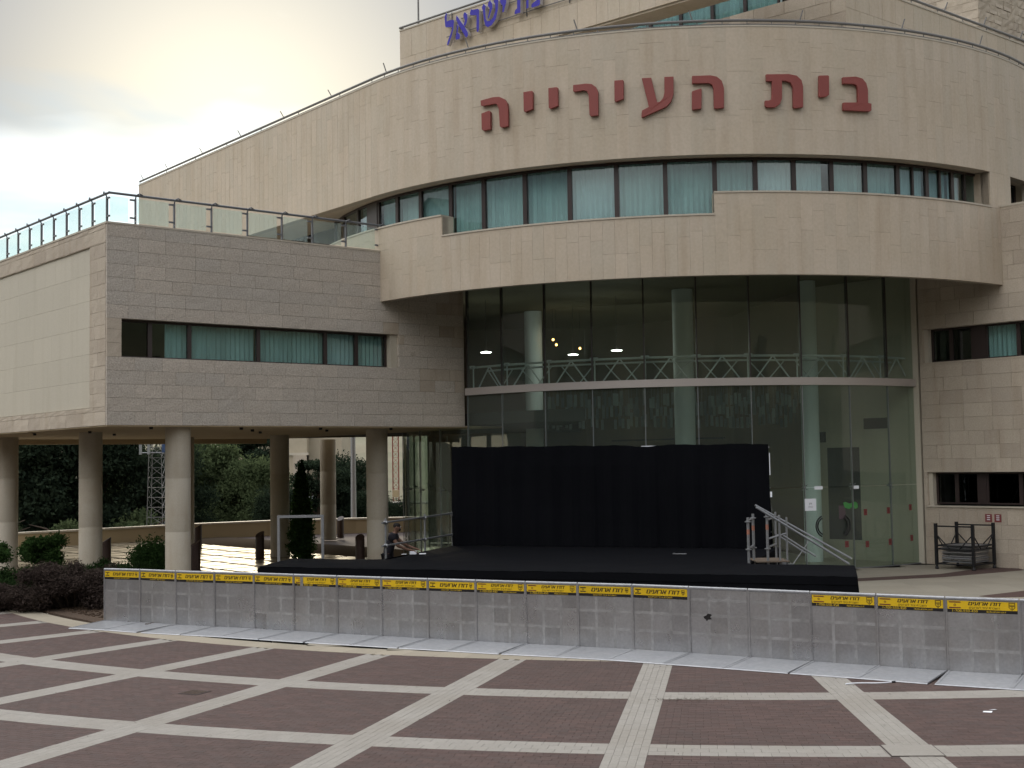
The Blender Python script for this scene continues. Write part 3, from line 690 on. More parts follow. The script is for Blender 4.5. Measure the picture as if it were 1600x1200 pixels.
# -- lobby glass
GA = [-47.8, -39.1, -30.0, -21.2, -12.2, -3.4, 5.5, 14.5, 23.8, 32.5, 41.6]
def glass(a0, a1, z0, z1, r=RG):
    m = MB(); arcbox(m, r-0.012, r, a0+0.06, a1-0.06, z0, z1, 0, 1.6); m.build('glass_panel', M_lobby, B, True)
for a0, a1 in zip(GA, GA[1:]):
    glass(a0, a1, 5.84, 9.18); glass(a0, a1, 2.51, 5.6); glass(a0, a1, 0.03, 2.49)
GB = [-47.8-9.0*k for k in range(12)]
for a1, a0 in zip(GB, GB[1:]): glass(a0, a1, 2.51, ZS-0.05); glass(a0, a1, 0.03, 2.49)
m = MB()
for a in GA: arcbox(m, RG-0.10, RG+0.012, a-0.1, a+0.1, 5.86, 9.18, 0)
m.build('dark_mullion', M_frame, B)
m = MB()
for a in GA+GB[1:]:
    zt = 5.58 if a >= -47.9 else ZS-0.05
    arcbox(m, RG-0.06, RG+0.008, a-0.055, a+0.055, 0.02, zt, 0)
m.build('joint_strip', M_steel, B)
m = MB(); arcbox(m, RG-0.14, RG+0.10, -47.8, 41.6, 5.60, 5.83); m.build('metal_band', M_beam, B, True)
m = MB()
for a in GA+GB[1:]:
    for z in (2.5,):
        p = dp(a, RG+0.02, z); q = dp(a, RG-0.16, z); m.tube([q, p], 0.03, 8)
        for s in (-0.8, 0.8):
            for dz in (-0.09, 0.09): m.tube([dp(a, RG-0.1, z), dp(a+s*0.7, RG+0.015, z+dz)], 0.012, 6)
m.build('glass_fitting', M_steel, B)
# truss behind the glass
m = MB(); zt, zb = 6.52, 5.78; RT = RG-0.28
m.tube([dp(a, RT, zt) for a in np.arange(-47, 41.5, 1.5)], 0.035, 8); m.tube([dp(a, RT-0.5, zt-0.1) for a in np.arange(-47, 41.5, 2)], 0.03, 6); m.tube([dp(a, RT-0.5, zb) for a in np.arange(-47, 41.5, 2)], 0.03, 6)
for a0, a1 in zip(GA, GA[1:]):
    c = (a0+a1)/2; m.tube([dp(a0, RT, zb), dp(a0, RT, zt)], 0.024, 6); m.tube([dp(a0+1.2, RT, zb), dp(c, RT, zt)], 0.024, 6); m.tube([dp(c, RT, zt), dp(a1-1.2, RT, zb)], 0.024, 6)
    m.tube([dp(a0+1.0, RT-0.5, zt-0.1), dp(c, RT-0.5, zb)], 0.02, 6); m.tube([dp(c, RT-0.5, zb), dp(a1-1, RT-0.5, zt-.1)], 0.02, 6)
    m.tube([dp(a0-0.7, RT+0.06, zt+0.01), dp(a0+0.7, RT+0.06, zt+0.01)], 0.055, 8); m.tube([dp(a0, RT, zt), dp(a0, RG-.02, zt)], 0.02, 6)
m.build('truss', surf('light_grey_truss', (0.55, 0.57, 0.57), 0.5, metal=0.2), B, True)
m = MB(); arcbox(m, RG+0.0, RG+0.06, -47.8, 41.6, 0.0, 0.03); m.build('floor_channel', M_steel, B)
# lobby inside
m = MB(); slabpoly(m, [tuple(dp(a, RG-0.1)[:2]) for a in range(44, -160, -4)] + [(9.5, 56)], -0.02, 0.015); m.build('lobby_floor', M_intfloor, B)
m = MB()
def vwall(mb, p0, p1, z0, z1, th=0.2):
    p0, p1 = Vector((*p0, 0)), Vector((*p1, 0)); d = p1-p0; n = Vector((-d.y, d.x, 0)).normalized(); mb.boxf(p0+Vector((0, 0, z0)), d, n*th, Vector((0, 0, z1-z0)))
vwall(m, (-3.7, 56.8), (3.2, 57.2), 0, 4.6); vwall(m, (3.2, 57.2), (9.0, 53.4), 0, 9.2); vwall(m, (9.0, 53.4), (10.05, 45.1), 0, 9.2); vwall(m, (-14, 58.0), (3.2, 57.21), 4.6, 9.2); m.build('lobby_wall', M_brownint, B)
m = MB(); p0 = RW0+RWn*0.0; m.boxf(p0-RWd*0.05+Vector((0, 0, 0)), -RWd*4.5, -RWn*0.2, Vector((0, 0, 9.19))); m.build('lobby_side_wall', M_panelstone, B)
m = MB(); q = RW0-RWd*2.31+RWn*0.012; m.boxf(q+Vector((0, 0, 0.66)), -RWd*1.25, -RWn*0.01, Vector((0, 0, 3.05)))
m.build('lobby_doorway', M_dark, B)
m = MB(); q = RW0-RWd*0.9+RWn*0.02
for (s, z, w, h) in ((1.2, 4.3, 0.9, 0.35), (3.6, 3.9, 0.7, 0.35)): m.boxf(RW0-RWd*s+RWn*0.02+Vector((0, 0, z)), -RWd*w, -RWn*0.01, Vector((0, 0, h)))
m.build('air_grille', M_dark, B)
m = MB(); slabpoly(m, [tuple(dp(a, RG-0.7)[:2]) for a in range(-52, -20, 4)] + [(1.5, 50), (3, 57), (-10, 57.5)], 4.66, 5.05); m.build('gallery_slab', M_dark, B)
m = MB()
for k in range(7):
    z = 1.2+0.5*k; vwall(m, (4.2, 55.9), (8.4, 52.4), z, z+0.06, 0.15)
m.build('wall_ledge', M_dark, B)
for (x, y, r) in ((5.86, 44.6, 0.35), (0.85, 50.5, 0.34), (9.75, 43.0, 0.29)):
    m = MB(); m.lathe(x, y, [(r, 0.016), (r, 9.19)], 28); m.build('lobby_column', M_hiecol, B, True)
# sweeping stair flank inside the lobby
m = MB(); q = []
for k in range(15):
    t = k/14; x = -3.05+2.3*t**1.6; y = 47.0+1.4*t; z = 4.3-3.6*t**0.8
    q.append((Vector((x, y, z)), Vector((x+0.35+0.5*t, y+0.4, z+0.75-0.2*t))))
for k in range(14):
    m.quad(q[k][0], q[k+1][0], q[k+1][1], q[k][1]); m.quad(q[k][0]+Vector((.05, .25, 0)), q[k][1]+Vector((.05, .25, 0)), q[k+1][1]+Vector((.05, .25, 0)), q[k+1][0]+Vector((.05, .25, 0)))
m.build('curved_stair', M_dark, B, True)
m = MB(); r_ = random.Random(3)
for row in range(3):
    for k in range(60):
        if r_.random() < 0.12: continue
        x = 1.2+k*0.155+r_.uniform(-.04, .04); y = 44.4+row*0.7+.004*k; z = 5.2-row*0.33+r_.uniform(-.08, .08)
        m.box(x, x+0.10, y, y+0.02, z, z+r_.uniform(.3, .5)); m.box(x+0.06, x+0.068, y, y+0.005, z+0.3, 6.0)
o = m.build('hanging_cards', surf('grey_hanging_card', (0.24, 0.27, 0.27), 0.7, var=0.4), B); o['kind'] = 'stuff'
lampg = 'lit round lamps in the lobby'
for k, (x, y, z, lab) in enumerate(((-0.9, 46.5, 7.3, 'lit flat round lamp at the left end of the lobby glass, above the truss'), (3.7, 46.0, 7.25, 'lit flat round lamp above the truss near the middle lobby column'), (2.3, 48.8, 7.35, 'dim flat round lamp between the other two, half hidden by a glass joint'))):
    t = thing('ceiling_lamp', lab, 'lamp', (x, y, z), lampg)
    m = MB(); m.lathe(x, y, [(0.18, z), (0.20, z+0.02), (0.04, z+0.05)], 20); m.build('diffuser', M_lamp, t, True)
    ld = bpy.data.lights.new('lamp_light', 'POINT'); ld.energy = 6; ld.color = (0.95, 1, 0.92); ld.shadow_soft_size = 0.03; lo = bpy.data.objects.new('lamp_light', ld); COL.objects.link(lo); lo.parent = t; lo.location = (0, 0, -0.12)
    m = MB(); m.tube([(x, y, z+0.06), (x, y, 9.19)], 0.01, 6); m.build('cable', M_frame, t)
for k, (x, y, z, lab) in enumerate(((1.6, 50.0, 8.05, 'upper left of the three warm pendant lamps glowing in the lobby'), (1.72, 50.0, 7.85, 'warm pendant lamp just below another one on the left in the lobby'), (2.65, 50.6, 7.75, 'rightmost of the three warm pendant lamps glowing in the lobby'))):
    t = thing('pendant_lamp', lab, 'lamp', (x, y, z), 'warm pendant lamps in the lobby')
    m = MB(); m.ball((x, y, z), 0.045, 12, 8); m.build('bulb', M_lampw, t, True)
    m = MB(); m.tube([(x, y, z+0.06), (x, y, 9.19)], 0.008, 6); m.build('cable', M_frame, t)

# -- right wall
RL = 10.0
wins = [(0.16, 12, 6.33, 7.39), (0.16, 12, 1.83, 2.87)]
core = MB()
def rbox(mb, s0, s1, d0, d1, z0, z1): mb.boxf(rp(s0, d0, z0), RWd*(s1-s0), -RWn*(d1-d0), Vector((0, 0, z1-z0)))
for z0, z1 in ((0, 1.83), (2.87, 6.33), (7.39, 9.5)): rbox(core, 0.02, RL, off, 0.45, z0, z1)
rbox(core, 2.5, RL, off, 0.45, 9.5, 10.88)
for z0, z1 in ((1.83, 2.87), (6.33, 7.39)): rbox(core, 0.02, 0.155, off, 0.45, z0, z1)
core.build('wall', M_joint, B)
for z0, h in course_list(0, 10.9, 0.425, (1.83, 2.87, 6.33, 7.39)):
    zc = z0+h/2
    s0 = 0.02 if z0 < 9.1 else 2.55
    if (1.83 <= zc <= 2.87) or (6.33 <= zc <= 7.39):
        blocks.add(stone(0.14, round(h, 3), off, M_tooled, 0.012, 3), frame(rp(0.02, off, z0), RWd, RWn), .05); continue
    fill_course(blocks, lambda u, z: frame(rp(u, off, z), RWd, RWn), s0, 6.0, z0, round(h, 3), M_tooled, (0.5, 0.65, 0.8, 0.95), off, 0.012, 3)
rpl = lambda u, d, z: rp(u, 0.26+d, z)
for (z0, z1) in ((6.33, 7.39),):
    for i, (a0, a1, bd, pn) in enumerate(((0.3, 0.98, None, M_pane), (0.98, 1.72, (M_blindw, 0.75, 0.98, 0), M_pane_dark), (2.15, 3.2, (M_blind, 0, 1, 0), M_pane), (3.2, 4.4, None, M_pane_dark))): win_unit(rpl, a0, a1, z0, z1, bd, pn)
    m = MB(); rbox(m, 1.725, 2.145, 0.25, 0.4, z0, z1); m.build('window_panel', M_frame, B)
    m = MB(); rbox(m, 0.155, 0.295, 0.07, 0.449, z0, z1); m.build('window_reveal', M_panelstone, B)
for i, (a0, a1, pn) in enumerate(((0.3, 1.0, M_pane_dark), (1.0, 1.75, M_pane_dark), (2.0, 3.1, M_pane_dark), (3.1, 4.2, M_pane_dark))): win_unit(rpl, a0, a1, 1.88, 2.87, None, pn)
m = MB(); rbox(m, 1.755, 1.995, 0.25, 0.4, 1.88, 2.87); m.build('window_panel', M_frame, B)
m = MB(); rbox(m, 0.155, 0.295, 0.07, 0.449, 1.83, 2.87); m.build('window_reveal', M_panelstone, B)
m = MB(); rbox(m, 0.13, RL, -0.05, 0.3, 1.79, 1.83); m.build('sill', M_cop, B)
m = MB(); rbox(m, 2.5, RL, -0.02, 0.5, 10.88, 10.94); m.build('coping', M_cop, B)
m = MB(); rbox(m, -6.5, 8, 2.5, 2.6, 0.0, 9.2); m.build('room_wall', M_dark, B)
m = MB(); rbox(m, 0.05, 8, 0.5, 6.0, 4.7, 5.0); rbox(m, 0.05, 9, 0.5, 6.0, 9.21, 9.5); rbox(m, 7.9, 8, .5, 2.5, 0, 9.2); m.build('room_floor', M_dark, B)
blocks.flush('stone_block', B)
slabs.flush('stone_slab', B)

# -- upper storey behind the roof edge
TP = Vector((-3.8, 46.0, 0)); TD = Vector((0.748, -0.664, 0)).normalized(); TN = Vector((-0.664, -0.748, 0)).normalized()
ub = Pieces()
core = MB(); core.boxf(TP-TN*0.05+Vector((0, 0, 14.9)), TD*6.6, -TN*2.2, Vector((0, 0, 3.9))); core.boxf(TP-TN*0.05+TD*6.601+Vector((0, 0, 16.95)), TD*8.5, -TN*0.9, Vector((0, 0, 1.85))); core.build('wall', M_joint, B)
def plane_field(P, p0, d, n, u0, u1, z0, z1, hh, widths, mat, rough=0.0, dep=0.05, gap=0.006):
    z = z0
    while z < z1-0.02:
        h = hh if z1-z-hh > 0.12 else z1-z; u = u0
        while u < u1-0.02:
            w = random.choice(widths); w = u1-u if u1-u-w < 0.25 else w
            P.add(stone(round(w, 2), round(h, 3), dep, mat, rough, 2, gap=gap), frame(p0-n*dep+d*u+Vector((0, 0, z)), d, n), w*h); u += w
        z += h
plane_field(ub, TP, TD, TN, 0.0, 6.6, 14.95, 18.8, 0.95, (0.45, 0.6, 0.75), M_slab)
plane_field(ub, TP, TD, TN, 6.6, 15.0, 16.97, 18.8, 0.9, (0.45, 0.6, 0.75), M_slab)
m = MB(); m.boxf(TP+TN*0.02+Vector((0, 0, 18.8)), TD*15, -TN*2.4, Vector((0, 0, 0.05))); m.build('coping', M_cop, B)
m = MB(); m.boxf(TP-TN*0.06+TD*6.602+Vector((0, 0, 16.9)), TD*8.4, -TN*0.85, Vector((0, 0, 0.049))); m.build('upper_soffit', M_slab, B)
m = MB(); m.tube([TP+TD*u+Vector((0, 0, 18.93)) for u in np.linspace(0, 15, 12)], 0.04, 8)
m.tube([TP-TN*2.2+Vector((0, 0, 18.93)), TP+Vector((0, 0, 18.93))], 0.04, 8); m.build('roof_pipe', M_pipe, B, True)
C2 = Vector((10.3, 39.0, 0)); D2 = Vector((-0.748, 0.664, 0)).normalized(); NL2 = Vector((-0.664, -0.748, 0)).normalized(); D3 = E1; N3 = Vector((0.641, -0.767, 0)).normalized()
core = MB(); core.boxf(C2-NL2*0.05-N3*0.0+D2*0.05+Vector((0, 0, 14.9)), D2*12, -NL2*1.5, Vector((0, 0, 2.74))); core.boxf(C2-N3*0.05+Vector((0, 0, 14.9)), D3*13, -N3*1.0, Vector((0, 0, 2.9)))
core.build('wall', M_joint, B)
plane_field(ub, C2+D2*12, -D2, NL2, 0.0, 12.0, 15.2, 17.7, 0.42, (0.7, 0.9, 1.1), M_tooled, 0.01)
plane_field(ub, C2, D3, N3, 0.0, 13.0, 15.2, 17.83, 0.9, (0.5, 0.7), M_slab)
m = MB(); m.boxf(C2+N3*0.02+Vector((0, 0, 17.83)), D3*13, -N3*0.4, Vector((0, 0, 0.05))); m.build('coping', M_cop, B)
m = MB(); m.tube([C2+D3*u+Vector((0, 0, 18.0)) for u in np.linspace(0, 13, 10)], 0.045, 8)
for u in (3.0, 5.4, 7.8, 10.2): m.tube([C2+D3*u+Vector((0, 0, 18.0)), C2+D3*u+Vector((0.12, 0, 18.3))], 0.022, 6)
for u in np.linspace(0.5, 12.5, 9): m.tube([C2+D3*u+Vector((0, 0, 17.86)), C2+D3*u+Vector((0, 0, 18.0))], 0.02, 6)
m.build('roof_pipe', M_pipe, B, True)
upl = lambda u, d, z: C2+D2*(11.5-u)-NL2*(0.3+d)+Vector((0, 0, z))
for k in range(7): win_unit(upl, 0.3+k*1.25, 0.3+(k+1)*1.25, 17.7, 19.6, (M_blind, 0.0, 1.0, 0.0) if k > 1 else None, M_pane)
m = MB(); m.boxf(C2-NL2*1.6+D2*0.2+Vector((0, 0, 14.9)), D2*12, -NL2*0.2, Vector((0, 0, 5.3))); m.boxf(C2-NL2*0.2+D2*2.0+Vector((0, 0, 19.6)), D2*10, -NL2*4, Vector((0, 0, 0.4))); m.build('room_wall', M_dark, B)
C4 = Vector((17.6, 48.0, 0))
core = MB(); core.boxf(C4-N3*0.06+D2*0.06+Vector((0, 0, 14.9)), D3*9, D2*7, Vector((0, 0, 8.0))); core.build('wall', M_joint, B)
plane_field(ub, C4, D3, N3, 0.0, 4.0, 17.0, 21.5, 0.33, (0.45, 0.6, 0.75), M_rough, 0.045, 0.06, 0.012)
plane_field(ub, C4+D2*6, -D2, NL2, 0.0, 6.0, 17.0, 21.5, 0.33, (0.6, 0.8), M_tooled, 0.02, 0.06)
ub.flush('upper_stone', B)
t = thing('antenna_pole', 'thin dark pole standing on the left end of the upper roof', 'pole', tuple(TP+TD*0.35-TN*0.6+Vector((0, 0, 18.85))))
m = MB(); p = TP+TD*0.35-TN*0.6; m.tube([p+Vector((0, 0, 18.85)), p+Vector((0, 0, 23.5))], [0.035, 0.02], 8); m.build('shaft', M_pipe, t, True)
m = MB(); m.lathe(p.x, p.y, [(0.1, 18.85), (0.1, 18.9), (0.04, 18.95)], 10); m.build('foot', M_pipe, t)

# ---------------------------------------------------------------- the two signs
RED = {'he': [[(-30.87, 14.05), (-29.1, 14.086), (-28.22, 14.068), (-27.49, 13.972), (-27.1, 13.832), (-27.01, 13.659), (-27.02, 13.15), (-27.95, 13.142), (-28.19, 13.187), (-28.29, 13.701), (-28.51, 13.837), (-28.77, 13.875), (-30.56, 13.867), (-30.84, 13.9)], [(-30.79, 13.661), (-29.67, 13.707), (-29.47, 13.657), (-29.51, 13.145), (-30.48, 13.129), (-30.76, 13.187)]],
'yod': [[(-24.89, 14.093), (-23.78, 14.097), (-23.64, 14.059), (-23.68, 13.554), (-24.66, 13.491), (-24.89, 13.535)]], 'yod_': [[(-21.62, 14.111), (-20.52, 14.107), (-20.4, 14.076), (-20.42, 13.553), (-21.4, 13.495), (-21.62, 13.538)]],
'resh': [[(-18.49, 14.114), (-16.9, 14.116), (-16.2, 14.086), (-15.68, 13.986), (-15.43, 13.842), (-15.46, 13.167), (-16.39, 13.159), (-16.54, 13.204), (-16.6, 13.758), (-16.8, 13.887), (-17.15, 13.923), (-18.28, 13.904), (-18.51, 13.929)]], 'yod__': [[(-13.45, 14.126), (-12.43, 14.125), (-12.34, 14.096), (-12.39, 13.575), (-13.34, 13.51), (-13.48, 13.54)]],
'ayin': [[(-10.2, 14.136), (-9.07, 14.132), (-8.44, 13.417), (-8.1, 13.435), (-7.72, 13.544), (-7.57, 13.678), (-7.53, 14.133), (-6.44, 14.129), (-6.49, 13.62), (-6.79, 13.418), (-7.37, 13.275), (-10.21, 13.009), (-10.34, 13.034), (-10.25, 13.215), (-9.43, 13.303), (-9.6, 13.501)]],
'he_': [[(-4.29, 14.124), (-2.14, 14.125), (-1.39, 14.084), (-0.81, 13.959), (-0.58, 13.753), (-0.65, 13.186), (-1.72, 13.169), (-1.83, 13.193), (-1.81, 13.714), (-1.98, 13.852), (-2.35, 13.9), (-4.31, 13.906)], [(-4.34, 13.688), (-3.26, 13.761), (-3.19, 13.733), (-3.27, 13.18), (-4.3, 13.157), (-4.39, 13.176)]],
'tav': [[(4.45, 14.136), (7.2, 14.154), (8.17, 14.114), (8.75, 13.99), (8.92, 13.808), (8.85, 13.215), (7.76, 13.173), (7.63, 13.209), (7.66, 13.755), (7.4, 13.9), (6.78, 13.951), (6.35, 13.95), (6.29, 13.454), (6.02, 13.294), (5.43, 13.192), (4.41, 13.191), (4.22, 13.236), (4.24, 13.39), (4.68, 13.391), (5.01, 13.428), (5.08, 13.519), (5.13, 13.937), (4.46, 13.936)]],
'yod___': [[(10.97, 14.136), (12.09, 14.156), (12.23, 14.13), (12.16, 13.598), (11.8, 13.535), (10.95, 13.514), (10.87, 13.549)]], 'bet': [[(14.01, 14.124), (15.75, 14.168), (16.61, 14.126), (17.13, 13.996), (17.32, 13.814), (17.28, 13.431), (17.74, 13.42), (17.71, 13.221), (17.49, 13.185), (14.02, 13.17), (13.92, 13.192), (13.99, 13.399), (15.92, 13.424), (15.95, 13.793), (15.82, 13.906), (15.4, 13.946), (14.02, 13.932)]]}
sign = thing('building_sign', 'row of raised dark red Hebrew letters on the curved stone band', 'sign', tuple(dp(-6.4, RF, 13.15)))
for k, polys in RED.items():
    m = MB()
    for pl in polys: m.prism(list(reversed(pl)), lambda u, v, d: dp(u, RF+d, v), 0.03, 0.13)
    o = m.build('letter', M_red, sign)
    bv = o.modifiers.new('bevel', 'BEVEL'); bv.width = 0.012; bv.segments = 2; bv.limit_method = 'ANGLE'
BLUE = {'lamed': [[(2.555, 18.81), (2.589, 18.764), (2.577, 18.502), (2.79, 18.502), (2.91, 18.473), (2.926, 18.419), (2.893, 18.151), (2.796, 17.923), (2.654, 17.679), (2.602, 17.653), (2.579, 17.696), (2.605, 17.791), (2.782, 18.077), (2.837, 18.24), (2.528, 18.312), (2.505, 18.368), (2.477, 18.678)]],
'alef': [[(3.049, 18.603), (3.132, 18.495), (3.264, 18.314), (3.412, 18.13), (3.559, 17.897), (3.573, 17.794), (3.505, 17.723), (3.439, 17.776), (3.275, 18.037), (3.127, 18.247), (3.022, 18.472)], [(3.439, 18.621), (3.538, 18.522), (3.562, 18.392), (3.515, 18.23), (3.446, 18.122), (3.38, 18.187), (3.433, 18.324), (3.369, 18.488), (3.377, 18.561)], [(3.06, 18.288), (3.143, 18.193), (3.088, 18.006), (3.204, 17.879), (3.185, 17.759), (3.015, 17.76), (2.989, 17.829), (3.049, 18.065)]],
'resh': [[(3.741, 18.647), (3.807, 18.606), (4.055, 18.582), (4.097, 18.523), (4.084, 17.898), (4.039, 17.785), (3.973, 17.825), (3.967, 17.975), (3.975, 18.38), (3.704, 18.445), (3.671, 18.503), (3.707, 18.605)]],
'shin': [[(4.305, 18.693), (4.401, 18.584), (4.372, 18.468), (4.392, 18.169), (4.455, 18.056), (4.585, 18.049), (4.716, 18.116), (4.834, 18.331), (4.823, 18.553), (4.76, 18.642), (4.794, 18.731), (4.907, 18.727), (4.97, 18.639), (4.947, 18.352), (4.844, 18.037), (4.646, 17.876), (4.483, 17.853), (4.371, 17.929), (4.309, 18.14), (4.267, 18.469), (4.22, 18.579)], [(4.6, 18.731), (4.694, 18.597), (4.707, 18.46), (4.589, 18.244), (4.522, 18.126), (4.49, 18.182), (4.559, 18.349), (4.578, 18.467), (4.498, 18.56), (4.517, 18.678)]],
'yod': [[(5.051, 18.691), (5.101, 18.8), (5.308, 18.773), (5.318, 18.48), (5.2, 18.194), (5.136, 18.197), (5.157, 18.398), (5.048, 18.546)]],
'tav': [[(5.798, 18.745), (5.939, 18.758), (5.922, 17.995), (5.859, 17.998), (5.687, 17.999), (5.666, 18.045), (5.705, 18.131), (5.785, 18.172)], [(5.72, 18.789), (5.723, 18.909), (6.222, 18.913), (6.298, 18.833), (6.28, 18.075), (6.187, 18.05), (6.188, 18.766), (5.798, 18.767)]],
'nun': [[(6.388, 18.072), (6.421, 18.159), (6.575, 18.216), (6.621, 18.228), (6.631, 18.653), (6.463, 18.672), (6.466, 18.79), (6.771, 18.759), (6.77, 18.073), (6.724, 18.037), (6.449, 18.033)]]}
sign2 = thing('roof_sign', 'blue Hebrew channel letters with pale sides high on the upper wall', 'sign', tuple(TP+TD*4.5+Vector((0, 0, 17.9))))
def tq(u, v, d): return TP+TD*u+TN*d+Vector((0, 0, v))
for k, polys in BLUE.items():
    m = MB()
    for j, pl in enumerate(polys):
        ar = sum(pl[i][0]*pl[(i+1) % len(pl)][1]-pl[(i+1) % len(pl)][0]*pl[i][1] for i in range(len(pl)))
        m.prism(pl if ar > 0 else list(reversed(pl)), tq, 0.10, 0.24+0.002*j, 0, 1)
    m.build('letter', [M_blue, M_lside], sign2)
m = MB()
for v in (18.02, 18.5): m.boxf(tq(2.4, v, 0.05), TD*8.5, TN*0.03, Vector((0, 0, 0.025)))
for u in (2.62, 4.4, 6.0, 7.8): m.boxf(tq(u, 17.9, 0.0), TD*0.02, TN*0.05, Vector((0, 0, 0.95)))
m.build('mounting_rail', M_pipe, sign2)

# ---------------------------------------------------------------- crowd barriers
def text_mesh(body, size, mat, shear=0.0, bold=0.0, align='CENTER', width=1.0):
    c = bpy.data.curves.new('lettering', 'FONT'); c.body = body; c.size = size; c.align_x = align; c.align_y = 'CENTER'; c.shear = shear; c.resolution_u = 4; c.extrude = 0.0
    o = bpy.data.objects.new('lettering', c); COL.objects.link(o); bpy.context.view_layer.update()
    me = bpy.data.meshes.new_from_object(o.evaluated_get(bpy.context.evaluated_depsgraph_get())); bpy.data.objects.remove(o); bpy.data.curves.remove(c)
    # glyphs drawn as two overlapping bars fill wrongly: rebuild those as two clean bars
    comp = list(range(len(me.vertices)))
    def find(i):
        while comp[i] != i: comp[i] = comp[comp[i]]; i = comp[i]
        return i
    for p in me.polygons:
        for i in p.vertices[1:]: comp[find(i)] = find(p.vertices[0])
    grp = {}
    for i in range(len(me.vertices)): grp.setdefault(find(i), []).append(i)
    nf = {}
    for p in me.polygons: nf.setdefault(find(p.vertices[0]), []).append(p)
    V_ = [tuple(v.co) for v in me.vertices]; F_ = []
    for g_, ids in grp.items():
        ids = sorted(ids); ps_ = nf.get(g_, [])
        a_ = [Vector(V_[i]) for i in ids]; b0 = len(V_)
        f = (a_[4].y-a_[0].y)/(a_[1].y-a_[0].y) if len(ids) == 8 and abs(a_[1].y-a_[0].y) > 1e-5 else -1
        if len(ids) == 8 and len(ps_) == 8 and 0.3 < f < 1.0:
            t1 = a_[0].lerp(a_[1], f); t2 = a_[3].lerp(a_[2], f)
            V_ += [tuple(q) for q in (a_[0], a_[3], t2, t1, a_[4], a_[7], a_[6], a_[5])]; F_ += [(b0, b0+1, b0+2, b0+3), (b0+4, b0+5, b0+6, b0+7)]
        else: F_ += [tuple(p.vertices) for p in ps_]
    if bold:                     # heavier strokes: the outline repeated a few millimetres to either side, each layer a hair prouder
        n0 = len(V_); F0 = list(F_); V0 = list(V_)
        for k, dx in enumerate((-bold, bold)):
            V_ += [(x+dx, y, z+0.0004*(k+1)) for x, y, z in V0]; F_ += [tuple(i+n0*(k+1) for i in f) for f in F0]
    me = bpy.data.meshes.new('lettering'); me.from_pydata(V_, [], F_)
    me.materials.append(mat); me.transform(Matrix.Diagonal((width, 1, 1, 1))); return me
HEB1 = 'דודו ארועים'[::-1]; HEB2 = 'השכרת ציוד לארועים'[::-1]
BW = 1.055
TX = {'big': text_mesh(HEB1, 0.115, M_ink, 0.25, 0.0035, width=1.12), 'big2': text_mesh(HEB1, 0.085, M_ink, 0.25, 0.0025, width=1.15), 'sub': text_mesh(HEB2, 0.048, M_ink, 0.2, 0.0, width=1.05),
      'tel': text_mesh('1-700-550-450', 0.055, M_inky, 0, 0.0, 'LEFT', 1.15), 'web': text_mesh('dodu-eruim.co.il', 0.042, M_inky, 0, 0.0, 'LEFT', 1.0), 'sub2': text_mesh(HEB2, 0.04, M_inky, 0, 0.0, width=1.3)}
def wtext(name, me, parent, x, y, z):
    o = bpy.data.objects.new(name, me); COL.objects.link(o); o.parent = parent; o.matrix_local = Matrix.Translation((x, y, z)) @ Matrix.Rotation(math.pi/2, 4, 'X'); return o
